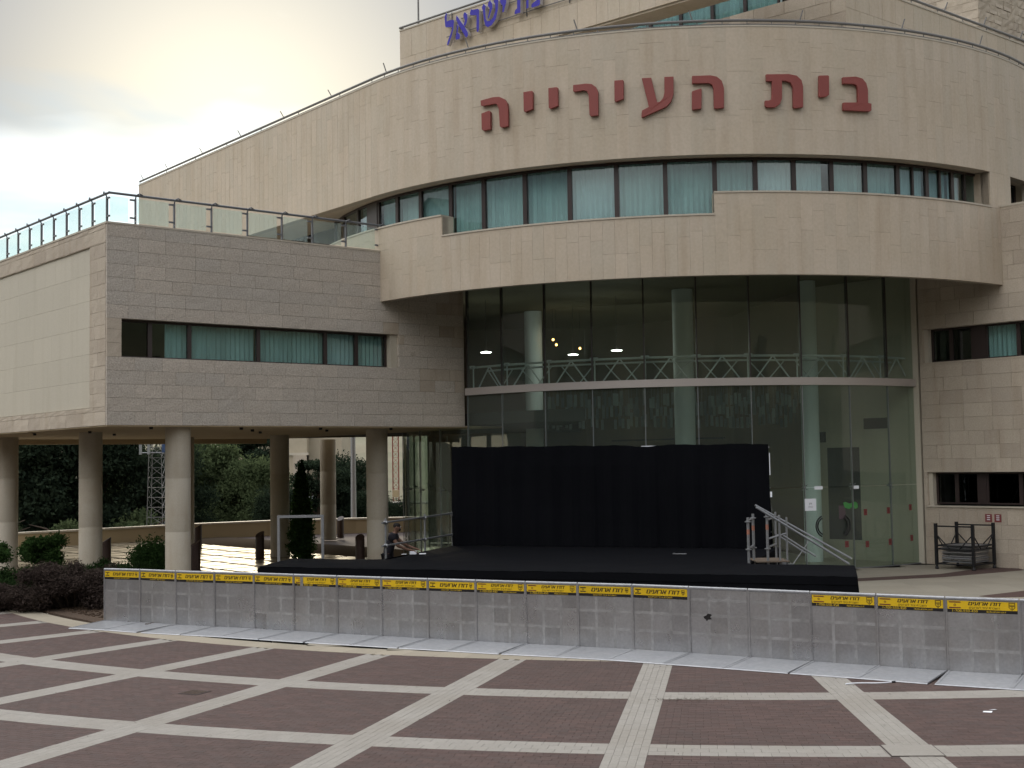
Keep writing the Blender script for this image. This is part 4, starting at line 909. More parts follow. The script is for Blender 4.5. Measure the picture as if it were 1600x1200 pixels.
def make_barrier(kind):
    t = thing('crowd_barrier', 'x', 'barrier'); HB = 1.2; hw = BW/2
    m = MB()
    cx_ = [-hw+0.02, -0.165, 0.185, hw-0.02]; cz_ = [0.03, 0.385, 0.705, 0.975, HB-0.04]
    for i in range(3):
        for j in range(4): m.box(cx_[i], cx_[i+1], -0.004, 0.004, cz_[j], cz_[j+1])
    m.build('panel', M_alu, t)
    m = MB()
    for z in (0.36, 0.68, 0.95): m.box(-hw+0.021, hw-0.021, -0.0052, -0.0042, z, z+0.05); m.box(-hw+0.021, hw-0.021, 0.0045, 0.03, z, z+0.035)
    for x in (-0.19, 0.16): m.box(x, x+0.05, -0.0056, -0.0046, 0.05, HB-0.05); m.box(x, x+0.03, 0.0045, 0.03, 0.05, HB-0.05)
    m.build('stiffener', M_alu3, t)
    m = MB(); m.tube([(-hw+0.01, 0, HB-0.02), (hw-0.01, 0, HB-0.02)], 0.026, 10); m.build('top_rail', M_alu2, t, True)
    for s in (-1, 1):
        m = MB(); m.box(s*(hw-0.012)-0.011, s*(hw-0.012)+0.011, -0.02, 0.03, 0.02, HB-0.02); m.build('post', M_alu, t)
        m = MB(); m.tube([(s*(hw-0.06), 0.03, HB-0.2), (s*(hw-0.06), 0.85, 0.05)], 0.022, 8); m.tube([(s*(hw-0.06), 0.02, 0.04), (s*(hw-0.06), 0.9, 0.04)], 0.022, 8); m.build('brace', M_alu, t, True)
    m = MB(); m.add([(-hw+0.006, -0.012, 0.05), (hw-0.006, -0.012, 0.05), (hw-0.006, -1.10, 0.016), (-hw+0.006, -1.10, 0.016), (-hw+0.006, -0.012, 0.03), (hw-0.006, -0.012, 0.03), (hw-0.006, -1.12, 0.003), (-hw+0.006, -1.12, 0.003)],
        ((3, 2, 1, 0), (4, 5, 6, 7), (2, 3, 7, 6), (0, 4, 7, 3), (1, 2, 6, 5), (0, 1, 5, 4)))
    for s in (-1, 1):
        x = s*(hw-0.03); m.add([(x-.018, -.02, .056), (x+.018, -.02, .056), (x+.018, -1.09, .022), (x-.018, -1.09, .022), (x-.018, -.02, .045), (x+.018, -.02, .045), (x+.018, -1.09, .012), (x-.018, -1.09, .012)], ((3, 2, 1, 0), (2, 3, 7, 6), (0, 4, 7, 3), (1, 2, 6, 5), (0, 1, 5, 4)))
    m.build('foot_plate', M_alu2, t)
    if kind:
        m = MB(); zb = 0.965; m.box(-hw+0.03, hw-0.03, -0.012, -0.0075, zb+0.05, HB-0.055); bn = m.build('banner', M_yel, t)
        m = MB(); m.box(-hw+0.03, hw-0.03, -0.0125, -0.0072, zb, zb+0.049); m.build('banner_strip', M_ink, bn)
        y = -0.0135
        fx = -hw+0.14 if kind == 1 else -hw+0.11; fw_, fh = (0.085, 0.105) if kind == 1 else (0.055, 0.085); fz = zb+0.115
        m = MB()
        for dz in (fh*.5-.018, -fh*.5): m.box(fx-fw_, fx+fw_, y, y+0.001, fz+dz, fz+dz+0.018)
        for a0 in (90, 270):
            q = [(fx+0.02*math.cos(R_(a0+120*k)), fz+0.02*math.sin(R_(a0+120*k))) for k in range(3)]
            for k in range(3):
                a_, b_ = Vector(q[k]), Vector(q[(k+1) % 3]); d_ = (b_-a_).normalized(); n_ = Vector((-d_.y, d_.x))*0.002
                m.quad((a_.x-n_.x, y, a_.y-n_.y), (b_.x-n_.x, y, b_.y-n_.y), (b_.x+n_.x, y, b_.y+n_.y), (a_.x+n_.x, y, a_.y+n_.y))
        m.build('flag_print', M_maroon if kind == 1 else M_ink, bn)
        ex = hw-0.105; m = MB(); ew, eh = (0.045, 0.06) if kind == 1 else (0.03, 0.045); ez = zb+0.115
        out = [(-ew, eh), (ew, eh), (ew, -eh*.3), (0, -eh), (-ew, -eh*.3)]; inn = [(x_*.8, z_*.82) for x_, z_ in out]
        for k in range(5):
            k2 = (k+1) % 5; m.quad((ex+out[k][0], y, ez+out[k][1]), (ex+out[k2][0], y, ez+out[k2][1]), (ex+inn[k2][0], y, ez+inn[k2][1]), (ex+inn[k][0], y, ez+inn[k][1]))
        for k in range(-2, 3): m.box(ex+k*ew*.3-.003, ex+k*ew*.3+.003, y, y+0.001, ez+abs(k)*0.0, ez+eh*.5)
        m.box(ex-ew*.6, ex+ew*.6, y, y+0.0012, ez-.004, ez+.003); m.box(ex-.004, ex+.004, y, y+0.0014, ez-eh*.5, ez); m.box(ex-.015, ex+.015, y, y+0.0016, ez-eh*.6, ez-eh*.5)
        m.build('emblem_print', M_ink, bn)
        if kind == 1:
            wtext('lettering', TX['big2'], bn, 0.03, y, zb+0.142); wtext('lettering', TX['sub'], bn, 0.03, y, zb+0.078)
            wtext('lettering', TX['tel'], bn, -hw+0.09, y, zb+0.024); wtext('lettering', TX['web'], bn, 0.06, y, zb+0.024)
        else: wtext('lettering', TX['big'], bn, 0.04, y, zb+0.118); wtext('lettering', TX['sub2'], bn, 0.0, y, zb+0.024)
    return t
JN = [(-9.17, 29.47), (-8.25, 29.06), (-7.32, 28.5), (-6.38, 28.05), (-5.46, 27.62), (-4.54, 27.1), (-3.58, 26.57), (-2.64, 26.09), (-1.69, 25.59), (-0.75, 25.12), (0.19, 24.64), (1.14, 24.2), (2.1, 23.73), (3.04, 23.16), (3.97, 22.58), (4.9, 21.99), (5.84, 21.42), (6.76, 20.82), (7.73, 20.3), (8.68, 19.75)]
KIND = [2, 2, 2, 2, 2, 1, 1, 1, 2, 1, 1, 2, 2, 0, 0, 1, 1, 1, 0]
ordn = ['leftmost', 'second', 'third', 'fourth', 'fifth', 'sixth', 'seventh', 'eighth', 'ninth', 'tenth', 'eleventh', 'twelfth', 'thirteenth', 'fourteenth', 'fifteenth', 'sixteenth', 'seventeenth', 'eighteenth', 'rightmost']
PROTO = {}; BAR = []
for i, k in enumerate(KIND):
    p0, p1 = Vector((*JN[i], 0)), Vector((*JN[i+1], 0)); c = (p0+p1)/2; d = p1-p0
    if k not in PROTO: PROTO[k] = b = make_barrier(k)
    else: b = copy_tree(PROTO[k])
    b.location = (c.x, c.y, 0.004); b.rotation_euler = (0, 0, math.atan2(d.y, d.x)); b.scale = (d.length/BW, 1, 1)
    what = {0: 'bare aluminium crowd barrier without a banner', 1: 'barrier with small print and phone number on its banner', 2: 'barrier with one bold line on its banner'}[k]
    where = {0: 'leftmost of the row, beside the dry shrub', 13: 'black mark on its face', 14: 'left of the wide banner gap end', 15: 'first banner right of the two bare ones', 18: 'cut off at the right edge of the photo'}.get(i)
    if i in (0, 18): lab = what+', '+where
    elif i == 13: lab = 'bare aluminium crowd barrier with a black mark on its face'
    elif i == 14: lab = 'clean bare aluminium crowd barrier right of the one with a black mark'
    else: lab = what+', '+ordn[i]+' from the left'
    tag(b, lab, 'barrier', 'crowd barriers in a row before the stage')
    BAR.append(b)
b = BAR[13]
m = MB(); q = [(-.10, .03), (-.05, .05), (-.02, .085), (0.03, .075), (.06, .06), (.03, .045), (.02, .02), (.05, -.01), (.02, -.015), (-.02, -.02), (-.04, -.05), (-.06, -.02), (-.09, .0)]
m.prism(list(reversed(q)), lambda u, v, dd: (u-.17, -0.006-dd, 0.66+v), 0.0, 0.004); o = bpy.data.objects.new('black_smudge', m.mesh('black_smudge', M_ink)); COL.objects.link(o); o.parent = b
b = BAR[5]
m = MB(); m.box(-.36, -.29, -0.0155, -0.0142, 0.955, 1.15); o = bpy.data.objects.new('grey_tape', m.mesh('grey_tape', M_alu)); COL.objects.link(o); o.parent = b

# ---------------------------------------------------------------- stage
ZSt = 0.95
st = thing('stage', 'low wide stage draped in black cloth behind the barriers', 'stage', (1.5, 32, 0))
SA, SB, SC_, SDd = Vector((-6.3, 32.4, 0)), Vector((-5.95, 35.0, 0)), Vector((7.7, 29.95, 0)), Vector((7.02, 27.1, 0))
m = MB(); slabpoly(m, [tuple(p[:2]) for p in (SA, SB, SC_, SDd)], ZSt-0.1, ZSt-0.004); m.build('apron_deck', M_black, st)
# front and side drapes with folds
def drape(mb, path, z0, z1, amp=0.03, step=0.12, rnd=random.Random(2), top_in=0.0):
    pts = []
    for a_, b_ in zip(path, path[1:]):
        n = max(2, int((b_-a_).length/step))
        for i in range(n): pts.append((a_+(b_-a_)*i/n, (b_-a_).normalized()))
    pts.append((path[-1], (path[-1]-path[-2]).normalized())); ring = []
    for i, (p, d) in enumerate(pts):
        n = Vector((d.y, -d.x, 0)); f = amp*(math.sin(i*1.1)+0.6*math.sin(i*0.43+1))+rnd.uniform(-amp, amp)*.5
        ring.append([p+n*0.005+Vector((0, 0, z1)), p+n*(0.02+f*.3)+Vector((0, 0, z0+(z1-z0)*.66)), p+n*(0.03+f*.7)+Vector((0, 0, z0+(z1-z0)*.33)), p+n*(0.04+f)+Vector((0, 0, z0))])
    for r0, r1 in zip(ring, ring[1:]):
        for k in range(3): mb.quad(r0[k+1], r1[k+1], r1[k], r0[k])
m = MB(); drape(m, [SB, SA, SDd, SC_], 0.02, ZSt); m.build('skirt', M_black, st, True)
m = MB(); u = (SDd-SA).normalized(); n = Vector((u.y, -u.x, 0))
for k in range(1): m.boxf(SA+n*0.0+Vector((0, 0, ZSt-0.16)), (SDd-SA), n*0.03, Vector((0, 0, 0.16)))
m.build('front_hem', M_black, st)
MA_, MB_, MC_, MD_ = Vector((-3.5, 34.95, 0)), Vector((-1.75, 39.9, 0)), Vector((7.3, 36.3, 0)), Vector((5.45, 31.2, 0))
m = MB(); slabpoly(m, [tuple(p[:2]) for p in (MA_+Vector((.2, -.9, 0)), MB_, MC_, MD_+Vector((-.2, -.9, 0)))], ZSt-0.11, ZSt-0.001); m.build('main_deck', M_black, st)
m = MB(); drape(m, [MB_, MA_+Vector((.1, -.3, 0))], 0.02, ZSt-.01); drape(m, [MD_, MC_], 0.02, ZSt-.01); m.build('side_skirt', M_black, st, True)
# cloth wrinkles lying on the decks
m = MB(); rnd = random.Random(5)
nx_, ny_ = 60, 10
for j in range(ny_+1):
    for i in range(nx_+1):
        a_ = SA+(SDd-SA)*(i/nx_); b_ = SB+(SC_-SB)*(i/nx_); p = a_+(b_-a_)*(j/ny_)
        m.v.append((p.x, p.y, ZSt+0.004+rnd.uniform(0, 0.012)+0.006*math.sin(i*.7)*math.sin(j*.9)))
for j in range(ny_):
    for i in range(nx_): a_ = j*(nx_+1)+i; m.f.append((a_, a_+1, a_+nx_+2, a_+nx_+1)); m.m.append(0)
m.build('floor_cloth', M_black, st, True)
bd = thing('stage_backdrop', 'tall black cloth wall standing across the back of the stage', 'backdrop', (2.5, 37.6, ZSt))
P0, P1 = Vector((-1.85, 39.4, 0)), Vector((6.95, 35.8, 0)); m = MB(); nn = 110; u = (P1-P0).normalized(); n = Vector((u.y, -u.x, 0)); rows = []
rnd = random.Random(11)
for i in range(nn+1):
    t_ = i/nn; f = 0.035*math.sin(i*0.9)+0.025*math.sin(i*.37+2)+rnd.uniform(-.012, .012)
    zt = 3.88-0.09*t_+0.010*math.sin(i*.33)+0.005*math.sin(i*1.3) - 0.04*math.exp(-((t_-.62)/.05)**2)
    rows.append([P0+(P1-P0)*t_+n*(f*(0.25 if k == 5 else 1)*(1-.1*k)+0.02*math.sin(k*1.3+i*.05))+Vector((0, 0, ZSt+0.01+(zt-ZSt)*k/5)) for k in range(6)])
for a_, b_ in zip(rows, rows[1:]):
    for k in range(5): m.quad(a_[k], b_[k], b_[k+1], a_[k+1])
m.build('cloth', M_black, bd, True)
m = MB(); drape(m, [P1-n*0.03-u*0.02, P1-n*1.4-u*.45], ZSt, 3.75, 0.03); drape(m, [P0-n*1.2, P0+u*.02], ZSt, 3.85, 0.03); m.build('side_cloth', M_black, bd, True)
m = MB()
for t_ in np.linspace(0.01, 0.99, 6):
    p = P0+(P1-P0)*t_-n*0.12; m.tube([p+Vector((0, 0, ZSt)), p+Vector((0, 0, 3.75))], 0.024, 8)
    q = p-n*1.1; m.tube([q+Vector((0, 0, ZSt)), p+Vector((0, 0, 2.9))], 0.022, 8)
for z in (1.4, 2.6, 3.7): m.tube([P0-n*.15+Vector((0, 0, z)), P1-n*.15+Vector((0, 0, z))], 0.024, 8)
m.build('scaffold_frame', M_steel, bd, True)
m = MB(); q = P1+u*0.03+n*0.05
for z0, z1, w in ((2.95, 3.55, .018), (2.35, 2.5, .05)): m.boxf(q+Vector((0, 0, z0)), u*w, -n*.02, Vector((0, 0, z1-z0)))
m.build('white_lining', M_white, bd)
m = MB(); 
for t_, w in ((.10, .25), (.62, .5)):
    q = P0+(P1-P0)*t_-n*.06; m.boxf(q+Vector((0, 0, 3.72)), u*w, -n*.01, Vector((0, 0, 0.09)))
m.build('white_edge', M_white, bd)
t = thing('floor_batten', 'short pale strip lying on the black stage floor near the backdrop', 'strip', (4.1, 35.1, ZSt+.01))
m = MB(); m.box(4.15, 4.45, 34.2, 34.24, ZSt+0.012, ZSt+0.032); m.build('body', M_alu2, t); m = MB(); m.box(4.1, 4.149, 34.21, 34.25, ZSt+0.014, ZSt+0.045); m.build('end_cap', M_steel, t)
# guard rail on the left edge of the stage
gr = thing('guard_rail', 'galvanised two bar guard rail along the left rear edge of the stage', 'railing', (-3.55, 35.0, 0))
E_ = (MB_-MA_).normalized(); G0 = Vector((-3.42, 35.0, 0)); 
for s in (0.0, 2.62, 4.7):
    p = G0+E_*s; m = MB(); m.tube([p+Vector((0, 0, 0.0)), p+Vector((0, 0, 1.98))], 0.028, 10); m.build('post', M_steel, gr, True)
    m = MB()
    for z in (1.26, 1.87): m.tube([p+Vector((-.05, -.03, z)), p+Vector((.05, -.03, z))], 0.05, 8)
    m.build('clamp', M_steel, gr, True)
for z0, z1 in ((1.26, 1.29), (1.87, 1.92)):
    m = MB(); m.tube([G0-E_*.2+Vector((-.0, -.06, z0)), G0+E_*5.0+Vector((0, -.06, z1))], 0.027, 10); m.build('rail', M_steel, gr, True)
# goal-shaped frame at the left end
gf = thing('metal_frame', 'square grey steel tube frame standing upright at the left end of the stage', 'frame', (-5.7, 35.4, 0))
for x in (-6.32, -5.14):
    m = MB(); m.box(x-.034, x+.034, 35.3, 35.38, 0.0, 2.02); m.build('upright', M_steel, gf)
m = MB(); m.box(-6.354, -5.106, 35.298, 35.382, 2.021, 2.09); m.build('crossbar', M_steel, gf)
m = MB(); m.box(-6.2, -5.2, 35.32, 35.36, 0.3, 0.36); m.build('lower_bar', M_steel, gf)
# access stairs at the right
ss = thing('stage_stairs', 'scaffold stairs with sloping twin handrails at the right side of the stage', 'stairs', (6.3, 31.5, 0))
posts = [(5.52, 31.15, 2.02), (5.75, 31.75, 2.08), (6.0, 31.3, 2.12), (6.3, 31.35, 2.06), (6.38, 32.2, 2.1), (6.48, 31.4, 2.0)]
for i, (x, y, z) in enumerate(posts):
    m = MB(); m.tube([(x, y, 0.0), (x, y, z)], 0.026 if i > 2 else 0.034, 10); pt = m.build('post', M_steel, ss, True)
    if i < 3:
        m = MB(); m.tube([(x, y, z-.40), (x, y, z-.28)], 0.036, 10); m.build('orange_band', M_rust, pt, True)
        m = MB()
        for zc in (1.25, z-.12): m.lathe(x, y, [(0.03, zc), (0.075, zc+.01), (0.075, zc+.03), (0.03, zc+.04)], 10)
        m.build('rosette', M_steel, pt, True)
m = MB()
for z in (1.3, 1.95): m.tube([(5.52, 31.15, z), (5.75, 31.75, z+.02)], 0.024, 8); m.tube([(6.0, 31.3, z), (6.38, 32.2, z+.02)], 0.024, 8)
m.tube([(6.0, 31.3, 1.5), (6.48, 31.4, 1.62)], .022, 8)
m.build('ledger', M_steel, ss, True)
m = MB(); m.box(5.72, 6.5, 31.2, 32.3, ZSt+0.004, ZSt+0.03); m.build('platform', M_wood, ss)
m = MB(); m.tube([(5.72, 31.15, 2.26), (7.85, 31.05, 0.9)], 0.027, 10); m.build('handrail', M_steel, ss, True)
m = MB(); m.tube([(5.9, 32.25, 2.27), (8.2, 32.15, 0.93)], 0.027, 10); m.build('handrail', M_steel, ss, True)
for y in (31.15, 32.2):
    m = MB(); m.tube([(6.35, y, 1.58), (7.1, y-.02, 1.08)], 0.022, 8); m.build('mid_rail', M_steel, ss, True)
m = MB(); m.tube([(6.7, 32.1, 0.75), (7.25, 32.1, 1.5)], 0.012, 6); m.build('brace', M_steel, ss, True)
for k in range(5):
    m = MB(); m.box(6.52+k*0.3, 6.78+k*0.3, 31.2, 32.15, ZSt-0.17*(k+1)-.04, ZSt-0.17*(k+1)); m.build('tread', M_steel, ss)
for y in (31.18, 32.17):
    m = MB(); m.boxf((6.5, y, ZSt-.12), (1.6, 0, -.92), (0, .03, 0), (0, 0, .12)); m.build('stringer', M_steel, ss)

# ---------------------------------------------------------------- person at the stage edge
def skin_mesh(name, verts, edges, radii, mat, parent, sub=2, root=0):
    me = bpy.data.meshes.new(name); me.from_pydata(verts, edges, []); o = bpy.data.objects.new(name, me); COL.objects.link(o)
    md = o.modifiers.new('skin', 'SKIN'); md.use_smooth_shade = True
    for i, d in enumerate(me.skin_vertices[0].data):
        r = radii[i]; d.radius = (r, r) if not isinstance(r, tuple) else r; d.use_root = (i == root)
    o.modifiers.new('sub', 'SUBSURF').levels = sub; o.modifiers['sub'].render_levels = sub
    bpy.context.view_layer.update()
    nm = bpy.data.meshes.new_from_object(o.evaluated_get(bpy.context.evaluated_depsgraph_get())); nm.materials.clear(); nm.materials.append(mat)
    bpy.data.objects.remove(o); bpy.data.meshes.remove(me)
    off_ = origin(parent); nm.transform(Matrix.Translation(-off_)); q = bpy.data.objects.new(name, nm); COL.objects.link(q); q.parent = parent
    return q
pb = Vector((-3.42, 36.1, 0.0))
pe = thing('person', 'person in a dark t-shirt bending over the left edge of the stage', 'person', (pb.x, pb.y, 0.0))
def P(x, y, z): return (pb.x+x, pb.y+y, z)
V = [P(-.05, 0, 0.96), P(-.02, 0, 1.14), P(.05, 0, 1.34), P(.10, 0, 1.47), P(.155, 0, 1.545), P(.19, 0, 1.60), P(.215, 0, 1.67), P(.22, 0, 1.745),
     P(.10, -.20, 1.435), P(.24, -.25, 1.20), P(.50, -.20, 1.085), P(.62, -.17, 1.06),
     P(.12, .20, 1.435), P(.33, .24, 1.23), P(.60, .16, 1.12), P(.72, .12, 1.08),
     P(-.06, -.10, .90), P(-.04, -.11, .50), P(-.08, -.11, .08), P(.07, -.12, .05), P(-.06, .10, .90), P(-.04, .11, .50), P(-.08, .11, .08), P(.07, .12, .05)]
Ed = [(0, 1), (1, 2), (2, 3), (3, 4), (4, 5), (5, 6), (6, 7), (3, 8), (8, 9), (9, 10), (10, 11), (3, 12), (12, 13), (13, 14), (14, 15), (0, 16), (16, 17), (17, 18), (18, 19), (0, 20), (20, 21), (21, 22), (22, 23)]
Rd = [(.145, .115), (.13, .10), (.14, .105), (.105, .08), .06, .082, .108, .072, .066, .052, .037, .028, .066, .052, .037, .028, .095, .065, .045, .04, .095, .065, .045, .04]
for (hx, hy, hz, wi) in ((.62, -.17, 1.06, 11), (.72, .12, 1.08, 15)):
    b0 = len(V); V.append(P(hx+.06, hy, hz-.02)); Rd.append((.036, .02)); Ed.append((wi, b0))
    for k, (dy, ln) in enumerate(((-.03, .075), (-.010, .085), (.010, .08), (.03, .065))):
        b1 = len(V); V += [P(hx+.085, hy+dy, hz-.03), P(hx+.085+ln*.55, hy+dy*1.15, hz-.045), P(hx+.085+ln, hy+dy*1.15, hz-.075)]; Rd += [.010, .009, .008]; Ed += [(b0, b1), (b1, b1+1), (b1+1, b1+2)]
    b1 = len(V); V += [P(hx+.03, hy+.045, hz-.02), P(hx+.065, hy+.065, hz-.04)]; Rd += [.011, .009]; Ed += [(b0, b1), (b1, b1+1)]
body = skin_mesh('body', V, Ed, Rd, M_skin, pe, 2)
skin_mesh('t_shirt', [P(-.07, 0, 0.84), P(-.02, 0, 1.14), P(.045, 0, 1.33), P(.085, 0, 1.45), P(.13, 0, 1.53), P(.10, -.205, 1.435), P(.165, -.235, 1.32), P(.12, .205, 1.435), P(.215, .23, 1.33)], [(0, 1), (1, 2), (2, 3), (3, 4), (3, 5), (5, 6), (3, 7), (7, 8)], [(.19, .155), (.18, .15), (.205, .165), (.185, .155), .092, .118, .085, .118, .085], M_shirt, pe, 2)
skin_mesh('trousers', [P(-.05, 0, 0.97), P(-.06, -.10, .88), P(-.04, -.11, .50), P(-.08, -.11, .1), P(-.06, .10, .88), P(-.04, .11, .50), P(-.08, .11, .1)], [(0, 1), (1, 2), (2, 3), (0, 4), (4, 5), (5, 6)], [.158, .115, .085, .07, .115, .085, .07], M_shirt, pe, 2)
m = MB(); m.ball(P(.198, 0, 1.725), (.102, .090, .085), 16, 10); m.build('hair', M_hair, pe, True)
m = MB(); m.ball(P(.262, 0, 1.622), (.050, .058, .050), 12, 8); m.build('beard', M_hair, pe, True)
m = MB(); m.add([P(.322, -.015, 1.665), P(.322, .015, 1.665), P(.352, 0, 1.655), P(.318, 0, 1.705)], ((0, 2, 3), (2, 1, 3), (0, 1, 2), (0, 3, 1))); m.build('nose', M_skin, pe)
for s in (-1, 1):
    m = MB(); m.ball(P(.205, s*.092, 1.68), (.022, .012, .036), 8, 6); m.build('ear', M_skin, pe, True)
    m = MB(); m.ball(P(.305, s*.036, 1.695), (.012, .012, .009), 8, 6); m.build('eye', M_white, pe, True)
t = thing('white_box', 'small pale box and papers under the hands of the bending person', 'box', (-2.75, 35.95, ZSt))
m = MB(); m.box(-2.86, -2.68, 35.9, 36.08, ZSt+.005, ZSt+.09); m.build('body', M_white, t); m = MB(); m.box(-2.6, -2.42, 35.85, 36.05, ZSt+.006, ZSt+.02); m.box(-3.08, -2.95, 35.85, 36.0, ZSt+.006, ZSt+.02); m.build('paper', M_white, t)

# ---------------------------------------------------------------- storage cage by the right wall
cg = thing('steel_cage', 'black steel stacking cage loaded with folded steel parts by the right wall', 'cage', (13.2, 39.6, 0))
c0 = rp(1.25, -0.28, 0.0); CX = RWd; CY = RWn; LX, LY = 1.2, 1.2
cn = [c0, c0+CX*LX, c0+CX*LX+CY*LY, c0+CY*LY]
for p in cn:
    m = MB(); m.boxf(p-CX*.04-CY*.04+Vector((0, 0, .12)), CX*.08, CY*.08, Vector((0, 0, 1.24))); pt = m.build('corner_post', M_blackmetal, cg)
    m = MB(); m.lathe(p.x, p.y, [(.05, 0.005), (.06, .03), (.03, .12)], 10); m.build('foot', M_blackmetal, pt)
    m = MB()
    for k in range(5): m.boxf(p-CX*.045-CY*.045+Vector((0, 0, .82+k*.06)), CX*.05, CY*.05, Vector((0, 0, .02)))
    m.build('notch_strip', M_alu2, pt)
for i in range(4):
    a_, b_ = cn[i], cn[(i+1) % 4]; d_ = (b_-a_)
    for z in (0.16, 0.60, 0.70) + ((1.28,) if i in (0, 2) else ()):
        m = MB(); m.tube([a_+Vector((0, 0, z)), b_+Vector((0, 0, z))], 0.022, 8); m.build('bar', M_blackmetal, cg, True)
    m = MB(); m.tube([a_+Vector((0, 0, 1.05)), a_+d_*.36+Vector((0, 0, .62))], 0.018, 8); m.tube([b_+Vector((0, 0, 1.05)), b_-d_*.36+Vector((0, 0, .62))], 0.018, 8); m.build('brace', M_blackmetal, cg, True)
rnd = random.Random(4)
for k in range(9):
    z = .2+k*.058; m = MB(); q = c0+CX*(.08+rnd.uniform(0, .06))+CY*(.08+rnd.uniform(-.03, .04)); m.boxf(q+Vector((0, 0, z)), CX*(LX-.24), CY*(LY-.2+rnd.uniform(-.06, .06)), Vector((0, 0, .042)))
    tag(m.build('steel_tray', M_alu if k % 2 else M_steel), ['lowest', 'second', 'third', 'fourth', 'middle', 'sixth', 'seventh', 'second highest', 'topmost'][k]+' flat steel tray stacked in the black cage', 'tray', 'flat trays in the cage')
for k, s in enumerate((2.06, 2.36)):
    p = rp(s, -0.004, 1.36); t = thing('wall_sign', ['left', 'right'][k]+' one of two small red square signs on the wall above the cage', 'sign', tuple(p), 'small red signs on the right wall')
    m = MB(); m.boxf(p, RWd*.22, RWn*.012, Vector((0, 0, .24))); m.build('plate', M_redst, t)
    m = MB()
    for z in (.06, .12, .18): m.boxf(p+RWd*.06+RWn*.013+Vector((0, 0, z)), RWd*.1, RWn*.001, Vector((0, 0, .022)))
    m.build('print', M_white, t)
# notices, stickers, handles on the lobby glass
def on_glass(a, z): return dp(a, RG+0.004, z)
def plate(parent, name, a, z, w, h, mat, tilt=0.0, th=0.004):
    m = MB(); ta = Vector((math.cos(R_(a)), math.sin(R_(a)), 0)); no = Vector((math.sin(R_(a)), -math.cos(R_(a)), 0)); p = on_glass(a, z)
    m.boxf(p-ta*w/2+Vector((0, 0, -h/2)), ta*w+Vector((0, 0, tilt)), no*th, Vector((0, 0, h))); return m.build(name, mat, parent)
for k, (a, z, w, h, lab) in enumerate(((15.4, 1.98, .38, .36, 'white paper notice on the lobby glass right of the backdrop'), (17.0, 2.48, .28, .1, 'small white strip notice on the lobby glass left of the pale column'), (24.5, 2.47, .2, .1, 'small white strip notice on the lobby glass before the dark doorway'))):
    t = thing('paper_notice', lab, 'notice', tuple(on_glass(a, z)), 'paper notices on the glass'); plate(t, 'sheet', a, z, w, h, M_white)
    if k == 0:
        m1 = text_mesh('אין'[::-1], .09, M_ink, 0, 0.0); m2 = text_mesh('כניסה'[::-1], .06, M_ink, 0, 0.0)
        for me_, dz in ((m1, .03), (m2, -.07)):
            o = bpy.data.objects.new('lettering', me_); COL.objects.link(o); o.parent = t; no = Vector((math.sin(R_(a)), -math.cos(R_(a)), 0))
            o.matrix_local = Matrix.Translation(no*0.006+Vector((0, 0, dz))) @ Matrix.Rotation(R_(a), 4, 'Z') @ Matrix.Rotation(math.pi/2, 4, 'X')
for k, (a, z) in enumerate(((22.2, .75), (26.5, .72), (31.8, .75), (37.5, .82), (26.3, 1.7), (31.6, 1.72), (37.4, 1.78))):
    t = thing('glass_sticker', ['leftmost in the lower row', 'second in the lower row', 'third in the lower row', 'rightmost in the lower row', 'leftmost in the upper row', 'middle one in the upper row', 'rightmost in the upper row'][k]+' of dark red stickers on the lobby glass', 'sticker', tuple(on_glass(a, z)), 'dark red safety stickers on the lobby glass'); plate(t, 'square', a, z, .13, .19, M_redst)
    plate(t, 'print', a, z, .06, .08, M_maroon, 0, .0055)
t = thing('green_banner', 'bright green plastic sheet hanging inside the lobby glass', 'sheet', tuple(dp(23.6, RG-.12, 1.95)))
m = MB(); q0 = [dp(22.2+k*.5, RG-.12, 2.0+.03*math.sin(k*1.7)) for k in range(7)]; q1 = [dp(22.4+k*.47, RG-.1, 1.83+.03*math.sin(k*2.1+1)) for k in range(7)]
for k in range(6): m.quad(q1[k], q1[k+1], q0[k+1], q0[k])
m.build('sheet', M_greenp, t, True)
m = MB(); m.boxf(dp(21.6, RG-.2, 1.5), (.2, 0, 0), (0, .03, 0), (0, 0, .42)); m.build('tag', surf('magenta_tag', (.16, .05, .1), .6), t)
for k, (a0, lab) in enumerate(((18.2, 'left'), (20.6, 'right'))):
    t = thing('door_handle', lab+' black curved pull handle on the lobby glass door', 'handle', tuple(on_glass(a0, 1.3)), 'curved black door handles')
    for j, rr in enumerate((.26, .33)):
        m = MB(); sgn = -1 if k == 0 else 1
        pts = [on_glass(a0+sgn*math.degrees((rr*math.cos(th)+.05)/RG), 1.32+rr*math.sin(th))+Vector((math.sin(R_(a0)), -math.cos(R_(a0)), 0))*(.05+.02*j) for th in np.linspace(-1.15, 1.15, 12)]
        m.tube(pts, .022, 8); m.build('grip', M_blackmetal, t, True)

